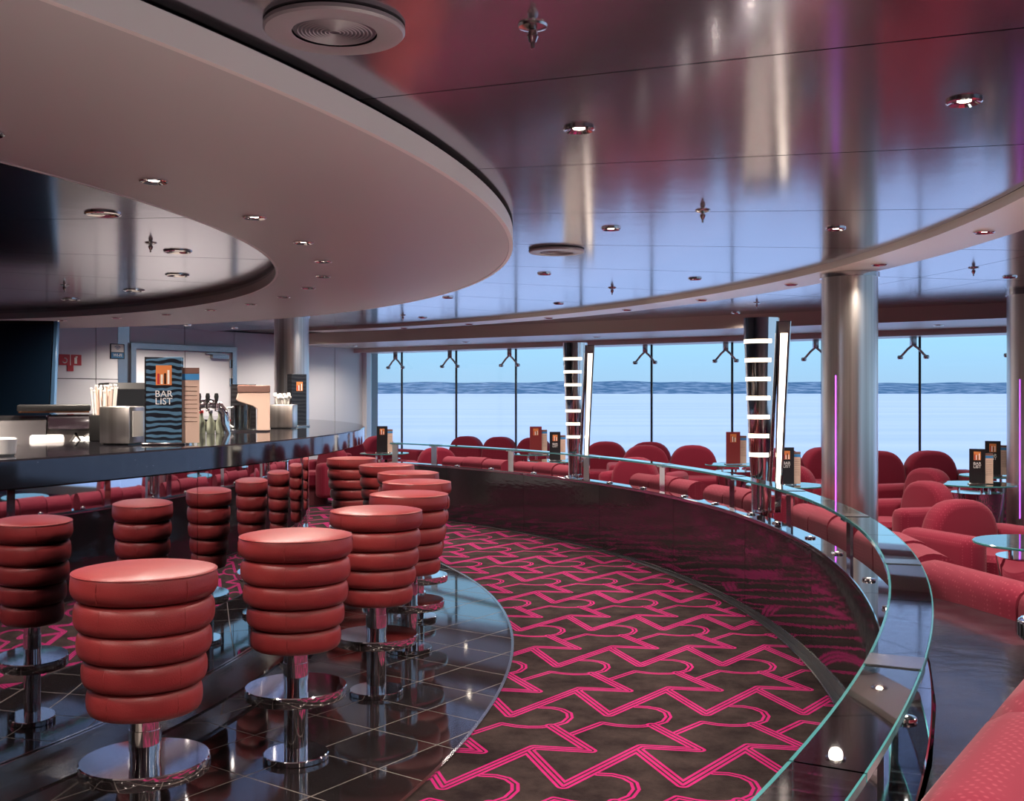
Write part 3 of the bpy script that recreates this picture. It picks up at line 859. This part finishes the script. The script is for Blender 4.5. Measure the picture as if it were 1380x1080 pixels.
for ka, a in enumerate((-24, -12, 4, 12, 22, 31)):
    x, y = pol(10.9, a)
    if inside(x, y, 1.8): down('A', x, y, ZC, ('%s downlight of the outer ceiling beyond the curved band, counted from the right' % ORD[ka - 3]) if ka > 2 else 'chrome downlight in the outer ceiling past the right edge', 'downlights over the lounge', WM)
for (x, y) in ((3.5, -.5), (4.6, 2.0), (4.8, 4.6), (1.8, -2.2), (-3, -2.0)):
    down('A', x, y, ZC, 'chrome downlight in the outer ceiling over the lounge seats', 'downlights over the lounge', WM)

for ka, u in enumerate((455, 360, 268, 205, 164)):
    x, y, _ = ll(s_at(u), .75)
    down('A', x, y, ZC, '%s downlight in front of the white panelled wall, counted from the windows' % ORD[ka], 'downlights washing the white wall', 15)
def make_sprinkler():
    t_ = thing('sprinkler', '', 'sprinkler')
    lathe('rose', [(0, 0), (.036, 0), (.034, -.006), (.012, -.012), (0, -.012)], 'chrome_dull', t_, 24)
    lathe('body', [(0, -.012), (.010, -.014), (.014, -.028), (.008, -.042), (0, -.042)], 'chrome_dull', t_, 16)
    lathe('deflector', [(0, -.050), (.005, -.042), (.005, -.056), (0, -.058)], 'chrome_dull', t_, 12)
    return t_
spr = make_sprinkler()
for i, (u, v, z) in enumerate([(718, 34, ZC), (947, 284, ZC), (825, 388, ZC), (203, 327, ZC), (87, 384, ZC), (1312, 361, ZC), (1020, 408, ZC), (543, 425, ZC)]):
    o = spr if i == 0 else copy_tree(spr)
    o.location = px(u, v, z)
    o['group'] = 'ceiling sprinklers'
    o['label'] = ['chrome sprinkler head with wide rose at the top of the picture', 'chrome sprinkler head in the glossy ceiling, largest between the two downlights',
      'small sprinkler head in the glossy ceiling further towards the windows', 'chrome sprinkler head inside the canopy beside a ring light',
      'small sprinkler head inside the canopy, furthest left', 'chrome sprinkler head in the outer ceiling to the right of the column',
      'small sprinkler head in the outer ceiling, left of the column', 'small sprinkler head near the canopy and the panelled wall'][i]
def speaker(u, v, r, label):
    x, y, z = px(u, v, ZC - .02)
    t_ = thing('ceiling_speaker', label, 'speaker', (x, y, ZC), 0, 'round ceiling speakers')
    lathe('disc', [(r * .60, -.018), (r * .64, -.022), (r * .97, -.019), (r, -.013), (r, -.004), (r * .9, 0), (0, 0), (0, -.012), (r * .60, -.010)], 'speaker_paint', t_, 64)
    gr = lathe('grille', [(0, -.016), (r * .58, -.015), (r * .58, -.010), (0, -.010)], 'grille', t_, 48)
    for k in range(9):
        q = r * (.07 + .055 * k)
        lathe('grille_ring', [(q, -.0152), (q + r * .012, -.0182), (q + r * .024, -.0152)], 'speaker_paint', gr, 40)
speaker(451, 46, .168, 'large round ceiling speaker with concentric grille at the top of the picture')
speaker(750, 341, .168, 'round ceiling speaker seen edge-on in the middle of the glossy ceiling')
speaker(520, 409, .168, 'round ceiling speaker half hidden above the far rim of the canopy')

# ------------------------------------------------------------------ lounge furniture
def seat_unit(name, label, cat, n, loc, rz, group, hump=.46, armw=.17, low=False):
    """n humped backs between two block arms, faces local -Y"""
    t_ = thing(name, label, cat, loc, rz, group)
    W = n * hump; hb = .75
    for k in range(n):
        x = -W / 2 + hump * (k + .5)
        o = prism('backrest', arch(hump + .01, .26, hb), .16, .34, 'y', 'sofa_fabric', t_, .045, 3); o.location.x = x
        o = box('seat_cushion', x - hump / 2 + .003, x + hump / 2 - .003, -.33, .18, .25, .41, 'sofa_fabric', t_, .045, 3)
    for s_ in (-1, 1):
        x0, x1 = sorted((s_ * (W / 2 + .005), s_ * (W / 2 + armw)))
        box('arm', x0, x1, -.30, .33, .24, .55, 'sofa_fabric', t_, .04, 3)
    box('base', -W / 2 - armw + .03, W / 2 + armw - .03, -.26, .30, .04, .255, 'sofa_base', t_, .01, 1)
    for sx in (-1, 1):
        for sy in (-.2, .24): lathe('foot', [(0, 0), (.022, 0), (.022, .042), (0, .042)], 'chrome_dull', t_, 12, loc=(sx * (W / 2 + armw * .5), sy, 0))
    return t_
def tub_chair(label, loc, rz, group='tub chairs in the lounge'):
    t_ = thing('tub_chair', label, 'armchair', loc, rz, group)
    prism('backrest', arch(.52, .24, .68), .14, .30, 'y', 'sofa_fabric', t_, .05, 3)
    for s_ in (-1, 1):
        x0, x1 = sorted((s_ * .235, s_ * .41)); box('arm', x0, x1, -.28, .30, .10, .52, 'sofa_fabric', t_, .06, 3)
    lathe('seat_cushion', [(0, .22), (.20, .22), (.235, .25), (.235, .37), (.20, .405), (0, .415)], 'sofa_fabric', t_, 40, loc=(0, -.12, 0))
    lathe('base', [(0, 0), (.17, 0), (.17, .225), (0, .225)], 'sofa_base', t_, 32, loc=(0, -.08, 0))
    return t_
def facing(u, Y): return atan2(0 - Y, 0 - (u - 690) / F * Y) + pi / 2
def gp(u, Y): return ((u - 690) / F * Y, Y, 0)
G2 = 'sofas along the windows'
WROTZ = atan2(WD.y, WD.x)
seat_unit('sofa', 'long red sofa with three rounded backs below the left windows', 'sofa', 3, gp(662, 14.9), WROTZ + .10, G2, .54)
seat_unit('sofa', 'red two-seat sofa with rounded backs standing sideways, left of the three-back sofa', 'sofa', 2, gp(503, 15.15), WROTZ + 1.35, G2, .55)
seat_unit('sofa', 'red two-seat sofa with rounded backs behind the lit totem in the middle', 'sofa', 2, gp(842, 13.2), WROTZ + .35, G2, .55)
seat_unit('sofa', 'red two-seat sofa with rounded backs just right of the middle of the windows', 'sofa', 2, gp(905, 12.2), WROTZ + .55, G2, .55)
seat_unit('sofa', 'red two-seat sofa half hidden behind the large steel column', 'sofa', 2, gp(1098, 11.6), WROTZ + .9, G2, .55)
seat_unit('sofa', 'red two-seat sofa with rounded backs between the steel column and the tall menus', 'sofa', 2, gp(1232, 10.9), WROTZ + .65, G2, .55)
tub_chair('red tub chair facing the camera on the right, nearest of the tub chairs', gp(1330, 6.35), .35)
tub_chair('red tub chair immediately right of the large steel column', gp(1216, 7.95), -1.3)
tub_chair('red tub chair with a round seat in front of the two-seat sofa', gp(1224, 9.4), -1.2)
tub_chair('small red tub chair in front of the three-back sofa', gp(592, 13.2), .2)
tub_chair('red tub chair with its back to the half-wall, left of the middle', gp(868, 11.4), 2.6)
tub_chair('red tub chair beyond the half-wall right of the second totem', gp(1080, 10.15), 2.4)
tub_chair('dark red armchair at the far left end by the white wall', gp(430, 13.2), -.7)

# banquettes whose backs follow the outside of the half-wall
def banq_prof(zt=.655, r0=8.72):
    o = [(r0 + .02, .30)]
    for i in range(11):
        a = pi + pi * (-i) / 10
        o.append((r0 + .105 + .095 * cos(a), zt - .075 + .075 * sin(a)))
    return o + [(r0 + .19, .30)]
BL = {-4.6: 'red banquette with bolster back right below the large steel column', 2.7: 'red banquette with bolster back between the column and the second totem',
      12.2: 'red banquette with bolster back left of the second totem', 20.4: 'red banquette with bolster back right of the first totem',
      33.4: 'red banquette with bolster back left of the first totem', 41.2: 'red banquette with bolster back at the far end of the glass rail'}
for am, lab in BL.items():
    t_ = thing('banquette', lab, 'banquette', (0, 0, 0), 0, 'banquettes behind the half-wall')
    hw = 3.3
    for q in (-1, 0, 1):
        sweep('back_cushion', banq_prof(.655 if q else .665), am + q * 2.2 - 1.06, am + q * 2.2 + 1.06, 'sofa_fabric', t_, .5, 60)
    sweep('seat', [(8.90, .2), (9.22, .2), (9.27, .25), (9.27, .37), (9.22, .415), (8.90, .415)], am - hw, am + hw, 'sofa_fabric', t_, .6, 40)
    sweep('plinth', rect(8.74, 9.18, 0, .31), am - hw + .1, am + hw - .1, 'sofa_base', t_, 1)

# black glossy console between the two nearest banquettes
arcp = [pol(8.585, a) for a in (-28.6, -27, -24, -21, -18, -15, -12, -9.6)]
con = thing('console', 'black glossy console top between the two nearest red banquettes', 'console')
poly = arcp + [(1.60, 3.84), (1.68, 3.46), (2.0, 3.19), (2.68, 2.93), (2.6, 2.6), (1.25, 2.57), (.92, 2.10), (.62, 1.67)]
prism('top', poly, .535, .562, 'z', 'console_gloss', con)
poly2 = [pol(8.62, a) for a in (-33, -27, -21, -15, -11)] + [(1.56, 3.6), (1.62, 3.4), (1.5, 2.95), (1.15, 2.5), (.85, 2.08), (.58, 1.70)]
prism('body', poly2, 0, .535, 'z', 'black_gloss', con)
def roll_sofa(label, path, side, zt, rr, segs, group, depth=.5):
    """banquette with a rolled back along a straight path; side = which way the seat lies"""
    t_ = thing('banquette', label, 'banquette', (0, 0, 0), 0, group)
    P_ = [Vector((*p, 0)) for p in path]
    def along(u):
        ln = [(P_[i + 1] - P_[i]).length for i in range(len(P_) - 1)]; tot = sum(ln); s = u * tot
        for i, l_ in enumerate(ln):
            if s <= l_ or i == len(ln) - 1: return P_[i].lerp(P_[i + 1], s / l_), (P_[i + 1] - P_[i]).normalized()
            s -= l_
    for k in range(segs):
        u0, u1 = k / segs + .004, (k + 1) / segs - .004
        vs, fs = [], []; n = 10; m_ = 16
        for i in range(n + 1):
            e_ = min(1, 5.0 * min(i, n - i) / n + .80)
            p, d = along(u0 + (u1 - u0) * i / n); nn = Vector((-d.y, d.x, 0)) * side
            for q in range(m_):
                a = 2 * pi * q / m_
                h = sin(a)
                off = rr * (1 + cos(a)) if h >= 0 else rr * (1 + cos(a)) * 1.0
                zz = zt - rr + rr * e_ * h if h >= 0 else zt - rr + (zt - rr - .30) * h
                v = p + nn * (rr + (off - rr) * e_); vs.append((v.x, v.y, zz))
        for i in range(n):
            for q in range(m_): fs.append((i * m_ + q, i * m_ + (q + 1) % m_, (i + 1) * m_ + (q + 1) % m_, (i + 1) * m_ + q))
        fs.append(tuple(range(m_))); fs.append(tuple(n * m_ + q for q in range(m_)))
        mk('back_cushion', vs, fs, 'sofa_fabric', t_, 60)
    vs, fs = [], []
    for i in range(13):
        p, d = along(i / 12); nn = Vector((-d.y, d.x, 0)) * side
        for off, zz in ((rr * 1.2, .0), (rr + depth, .0), (rr + depth, .36), (rr + depth - .05, .41), (rr * 1.2, .41)):
            v = p + nn * off; vs.append((v.x, v.y, zz))
    for i in range(12):
        for q in range(5): fs.append((i * 5 + q, i * 5 + (q + 1) % 5, (i + 1) * 5 + (q + 1) % 5, (i + 1) * 5 + q))
    fs.append(tuple(range(5))); fs.append(tuple(60 + q for q in range(5)))
    mk('seat', vs, fs, 'sofa_fabric', t_, 40)
    return t_
roll_sofa('red dotted banquette with rolled back on the far side of the black console', [(1.55, 4.22), (1.62, 3.85), (1.70, 3.47), (2.02, 3.20), (2.7, 2.95)], 1, .672, .075, 3, 'banquettes beside the console')
roll_sofa('red dotted banquette with thick rolled back in the bottom right corner', [(.50, 1.48), (.62, 1.66), (.92, 2.09), (1.25, 2.56)], -1, .745, .11, 2, 'banquettes beside the console')
x_, y_ = 1.535, 2.86
t_ = thing('side_table', 'small round chrome-edged table standing on the black console at the right edge', 'side table', (x_, y_, .562))
lathe('foot', [(0, 0), (.07, 0), (.07, .008), (.022, .014), (.022, .09), (0, .09)], 'chrome', t_, 28)
bd = lathe('rim_band', [(0, .09), (.17, .09), (.172, .094), (.172, .134), (.166, .138), (0, .136)], 'chrome', t_, 48)
for k in range(40):
    a = 2 * pi * k / 40
    o = box('facet', -.0015, .0015, -.009, .009, .096, .132, 'black_plastic', bd); o.location = (.1725 * cos(a), .1725 * sin(a), 0); o.rotation_euler = (0, 0, a)
lathe('top', [(0, .1365), (.160, .1385), (.160, .1400), (0, .1400)], 'canopy_paint', t_, 40)

# tables with glass tops on tapered chrome drums
def table(u, Y, label, r=.31, z=.60):
    t_ = thing('lounge_table', label, 'table', gp(u, Y), 0, 'round glass tables in the lounge')
    lathe('drum', [(0, 0), (.13, 0), (.205, z - .075), (.205, z - .07), (0, z - .07)], 'chrome', t_, 40)
    for k in range(3):
        a = 2 * pi * k / 3 + .4; lathe('stud', [(0, z - .07), (.012, z - .07), (.012, z - .012), (0, z - .012)], 'chrome', t_, 12, loc=(.14 * cos(a), .14 * sin(a), 0))
    tp = lathe('glass_top', [(0, z - .012), (r - .004, z - .012), (r - .004, z), (0, z)], 'table_glass', t_, 48)
    lathe('glass_edge', [(r - .0038, z - .012), (r, z - .010), (r, z - .002), (r - .0038, z)], 'rail_edge', tp, 48)
    return t_
table(1316, 8.75, 'round glass table on a purple-tinted chrome drum carrying the nearer tall menu')
table(1342, 9.7, 'round glass table half hidden behind the nearer menu table on the right')
table(1404, 5.2, 'round glass table cut by the right edge of the picture, beside the nearest tub chair')
table(990, 11.3, 'round glass table carrying a menu left of the second totem')
table(1058, 8.65, 'round glass table with a menu just right of the second totem')
table(724, 13.4, 'round glass table behind the half-wall left of the first totem', .31)
table(748, 11.95, 'round glass table directly left of the first totem carrying a dark menu', .31)
table(518, 13.6, 'round glass table at the far left of the lounge near the bar tip')

def menu(u, Y, z, h, label, w=.115, turn=0.0, cover='print_black', big=False, card=True, letters=True):
    x, y, _ = gp(u, Y)
    t_ = thing('menu_stand', label, 'menu', (x, y, z), facing(u, Y) + turn, 'drinks menus')
    box('base', -w * .6, w * .6, -.03, .03, 0, .008, 'chrome_dull', t_, .002, 1)
    cv = box('cover', -w / 2, w / 2, -.006, .006, .008, h, cover, t_, .001, 1)
    e = w * .22
    em = box('emblem', -e, e, -.0072, -.006, h * .68, h * .68 + 2.6 * e, 'print_orange', cv)
    random.seed(int(u))
    for k in range(4):
        box('emblem_glass', -e * .8 + k * e * .42, -e * .8 + k * e * .42 + e * .26, -.0078, -.0071, h * .69 + .02 * e, h * .69 + e * (1.2 + .8 * random.random()), ['print_red', 'print_white', 'copper', 'print_white'][k], cv)
    if letters:
        text('title', 'BAR\nLIST', w * .27, 'print_white', cv, (0, -.0075, h * .535), (pi / 2, 0, 0))
    if card:
        cd = box('card', w * .42, w * .98, .010, .013, .006, h * .88, 'card', t_)
        box('card_band', w * .42, w * .98, .0090, .0100, h * .74, h * .81, 'card_blue', cd)
        box('card_head', w * .42, w * .98, .0088, .0100, h * .815, h * .88, 'brown_print', cd)
        for k in range(9):
            box('card_line', w * .55, w * .92, .0094, .0100, h * (.66 - .05 * k), h * (.665 - .05 * k), 'copper', cd)
    if big:
        for s_ in (1,):
            box('spine', -w / 2 - .004, -w / 2 + .002, -.006, .050, .008, h, 'zebra_black', t_)
            box('back_cover', -w / 2, w / 2, .044, .050, .008, h, cover, t_)
    return t_
ZT = .60
menu(1317, 8.70, ZT, .285, 'black BAR LIST menu with orange emblem on the nearer right-hand glass table', .12)
menu(1338, 9.66, ZT, .31, 'black menu standing behind the nearer one on the right, partly covered', .13)
menu(988, 11.28, ZT, .34, 'reddish drinks menu on the glass table left of the second totem', .15, .3, 'leather_seam', letters=False)
menu(1060, 8.63, ZT, .30, 'drinks menu with beige card just right of the second totem', .12, .3)
menu(722, 13.36, ZT, .34, 'reddish drinks menu against the window left of the first totem', .15, .2, 'leather_seam', letters=False)
menu(748, 11.93, ZT, .32, 'dark drinks menu right beside the first totem', .12, .1)
menu(515, 13.56, ZT, .34, 'dark drinks menu on the table beyond the bar tip', .135, 0, 'print_black', letters=False)

# ------------------------------------------------------------------ things on the bar
ZB = 1.125
def onbar(u, r):                       # point of the bar top on image column u at radius r (near side)
    k = (u - 690) / F; A = 1 + k * k; B = 2 * (k * 7 - 5.65); Cc = 49 + 5.65 ** 2 - r * r
    Y = (-B - math.sqrt(B * B - 4 * A * Cc)) / 2 / A
    return k * Y, Y
x_, y_ = onbar(221, 5.95)
mn = menu(221, y_, ZB, .325, 'tall blue zebra-striped BAR LIST menu standing on the bar', .128, -.12, 'zebra_blue', True)
x_, y_ = onbar(328, 5.62)
menu(328, y_ + .15, ZB, .245, 'plain black menu behind the drinks dispenser on the bar', .13, 0, 'zebra_black', False, False, False)
x_, y_ = onbar(403, 5.78)
menu(403, y_, ZB, .315, 'black zebra menu at the far end of the bar in front of the column', .095, .5, 'zebra_black', True, False, False)

x_, y_ = onbar(165, 5.78)
t_ = thing('napkin_dispenser', 'shiny chrome napkin dispenser left of the striped menu', 'napkin dispenser', (x_, y_, ZB), facing(165, y_) - .55)
box('body', -.062, .062, -.055, .055, .004, .142, 'brushed_steel', t_, .006)
box('napkins', .0625, .0635, -.038, .038, .03, .125, 'paper', t_)
box('foot', -.05, .05, -.045, .045, 0, .005, 'black_plastic', t_)
x_, y_ = onbar(4, 5.98)
t_ = thing('sugar_bowl', 'white china bowl cut by the left edge on the bar top', 'bowl', (x_, y_, ZB))
lathe('bowl', [(0, 0), (.030, 0), (.036, .006), (.040, .05), (.037, .052), (.033, .012), (0, .010)], 'white_china', t_, 32)
lathe('lid', [(0, .056), (.034, .054), (.038, .051), (0, .049)], 'white_china', t_, 32)

x_, y_ = onbar(140, 5.52)
t_ = thing('straw_holder', 'black holder full of white drinking straws beside the napkin dispenser', 'straw holder', (x_, y_, ZB))
box('cup', -.045, .045, -.04, .04, 0, .105, 'black_plastic', t_, .004)
random.seed(3)
for k in range(34):
    xx, yy = random.uniform(-.036, .036), random.uniform(-.03, .03)
    tp = (xx * 1.25, yy * 1.2, random.uniform(.20, .225))
    st = tube('straw', [(xx, yy, .1), tp], .0035, 'paper' if k % 4 else 'card', t_, 6)
    lathe('straw_tip', [(0, -.004), (.0055, -.003), (.0055, .004), (0, .005)], 'white_china', st, 8, loc=tp)
x_, y_ = onbar(160, 5.50)
t_ = thing('cocktail_shaker', 'copper cocktail shaker behind the napkin dispenser', 'shaker', (x_, y_ + .12, .95))
lathe('cup', [(0, 0), (.035, 0), (.045, .2), (.044, .205), (0, .205)], 'copper', t_, 28)
lathe('cap', [(.044, .205), (.030, .26), (.018, .265), (.014, .30), (0, .305)], 'copper', t_, 28)

x_, y_ = onbar(182, 5.2)
t_ = thing('till', 'black cash register screen between the straws and the striped menu', 'till', (x_, y_, .95), facing(182, y_) + .25)
box('base', -.13, .13, -.12, .12, 0, .10, 'black_plastic', t_, .01)
box('neck', -.03, .03, .0, .05, .10, .27, 'black_plastic', t_, .005)
sc_ = prism('screen_body', [(-.13, .24), (-.06, .24), (.10, .38), (.10, .42), (-.10, .42), (-.13, .39)], -.15, .15, 'x', 'black_plastic', t_, .006, 1)
x_, y_ = onbar(75, 5.2)
t_ = thing('coffee_machine', 'steel coffee machine with angled black lids behind the bar at the left', 'coffee machine', (x_, y_, .95), facing(75, y_))
t_.scale = (1.1, 1, 1.16)
box('body', -.20, .20, -.02, .26, 0, .19, 'brushed_steel', t_, .012)
prism('lid', [(-.16, .10), (-.06, .22), (.20, .235), (.26, .215), (.26, .19), (-.02, .18), (-.13, .085)], -.22, -.03, 'x', 'chrome_dull', t_, .004, 1)
prism('lid', [(-.10, .19), (-.04, .232), (.20, .24), (.26, .22), (.26, .19), (-.02, .18)], -.028, .21, 'x', 'black_gloss', t_, .004, 1)
box('water_box', -.09, .03, -.14, -.03, .06, .17, 'white_china', t_, .01)
box('work_light', .06, .18, -.026, -.02, .12, .16, 'white_light', t_)
tube('hose', [(.05, -.04, .14), (.07, -.10, .17), (.09, -.11, .14), (.07, -.09, .11), (.05, -.05, .10)], .007, 'chrome', t_, 8)
tube('hose', [(.10, -.04, .16), (.16, -.08, .20), (.22, -.06, .22)], .005, 'chrome', t_, 8)
box('warmer_tray', -.13, .12, .02, .24, .246, .252, 'copper', t_)
box('warmer_rim', -.135, .125, .0, .25, .252, .275, 'black_plastic', t_, .004)

x_, y_ = onbar(280, 5.55)
t_ = thing('beer_tap', 'chrome arched beer font with bottles behind it on the bar', 'beer tap', (x_, y_, ZB), facing(280, y_))
arcq = [(-.085 + .0, 0, 0), (-.085, 0, .05), (-.075, 0, .10), (-.05, 0, .135), (0, 0, .15), (.05, 0, .135), (.075, 0, .10), (.085, 0, .05), (.085, 0, 0)]
tube('arch', arcq, .022, 'chrome', t_, 16)
for xx in (-.04, .0, .04):
    ta = tube('tap', [(xx, -.02, .145), (xx, -.06, .14), (xx, -.065, .11)], .009, 'chrome', t_, 8)
    lathe('handle', [(0, 0), (.006, 0), (.011, .03), (.008, .045), (0, .047)], 'black_plastic', ta, 12, loc=(xx, -.035, .15))
for k, xx in enumerate((-.045, .0, .045)):
    bt = thing('bottle', ['small bottle with a red cap under the beer font', 'small green bottle in the middle under the beer font', 'small bottle with a dark cap under the beer font'][k], 'bottle', (x_ + xx, y_ + .05, ZB), 0, 'bottles under the beer font')
    lathe('glass', [(0, 0), (.018, 0), (.020, .004), (.020, .055), (.009, .078), (.008, .098), (0, .098)], 'bottle_green', bt, 20)
    lathe('cap', [(0, .098), (.010, .098), (.010, .112), (0, .113)], ['red_plastic', 'chrome_dull', 'black_plastic'][k], bt, 16)
x_, y_ = onbar(341, 5.66)
t_ = thing('drinks_dispenser', 'beige and brown drinks dispenser with a clear jug on the bar', 'dispenser', (x_, y_, ZB), facing(341, y_))
prism('body', [(.085, 0), (.02, 0), (.02, .115), (.0, .130), (-.075, .155), (-.085, .165), (-.075, .20), (.085, .20)], -.05, .06, 'y', 'card', t_, .004, 1)
box('head', -.078, .086, -.052, .062, .2, .238, 'brown_print', t_, .003, 1)
box('base_tray', -.10, .085, -.05, .06, 0, .008, 'chrome_dull', t_)
jg = lathe('jug', [(.0, .01), (.042, .01), (.045, .12), (.048, .135), (.044, .135), (.041, .014), (0, .014)], 'clear_plastic', t_, 28, loc=(-.055, 0, 0))
tube('jug_handle', [(-.098, 0, .125), (-.13, 0, .12), (-.13, 0, .04), (-.10, 0, .02)], .007, 'white_china', jg, 8)
tube('nozzle', [(-.03, 0, .15), (-.03, 0, .11)], .008, 'chrome', t_, 10)
x_, y_ = onbar(382, 5.72)
t_ = thing('caddy', 'pink-tinted chrome caddy holding white wrapped straws near the far menu', 'caddy', (x_, y_, ZB), facing(382, y_) - .3)
box('box', -.068, .068, -.05, .05, .004, .135, 'brushed_steel', t_, .005)
box('foot', -.06, .06, -.045, .045, 0, .005, 'black_plastic', t_)
random.seed(5)
for k in range(16):
    xx, yy = random.uniform(-.05, .03), random.uniform(-.03, .03)
    tp = (xx, yy, random.uniform(.17, .195))
    st = tube('straw', [(xx * .8, yy * .8, .134), tp], .005, 'paper', t_, 6)
    lathe('straw_tip', [(0, -.010), (.010, -.007), (.012, 0), (.008, .009), (0, .010)], 'white_china', st, 10, loc=tp)
x_, y_ = onbar(309, 5.45)
t_ = thing('spice_box', 'small box with a red lid beside the beer font', 'box', (x_, y_, ZB), facing(309, y_))
box('tub', -.05, .03, -.03, .03, 0, .045, 'bottle_green', t_, .004)
box('lid', -.052, .0, -.032, .032, .045, .06, 'wood', t_, .002)
box('red_lid', .002, .034, -.032, .032, .045, .055, 'red_plastic', t_, .002)

# wall screen hanging over the back bar
t_ = thing('television', 'large dark flat screen at the left edge hanging above the back bar', 'television', (0, 0, 0))
tv = box('screen', -1.25, 0, 0, .05, -.46, .46, 'screen', t_, .006, 1)
xr, yr, _ = at(69, 500, 9.0)
tv.location = (xr, yr, 1.49); tv.rotation_euler = (R_(-8), R_(0), R_(6))
ed = box('frame_edge', .001, .035, -.004, .055, -.46, .46, 'tv_edge', tv, .004, 1)
bz = box('bezel', -1.25, 0, -.004, .0, .435, .46, 'black_plastic', tv)
tube('ceiling_pole', [(xr - .62, yr + .10, 1.5), (xr - .62, yr + .10, ZC - .002)], .03, 'black_plastic', t_, 12)
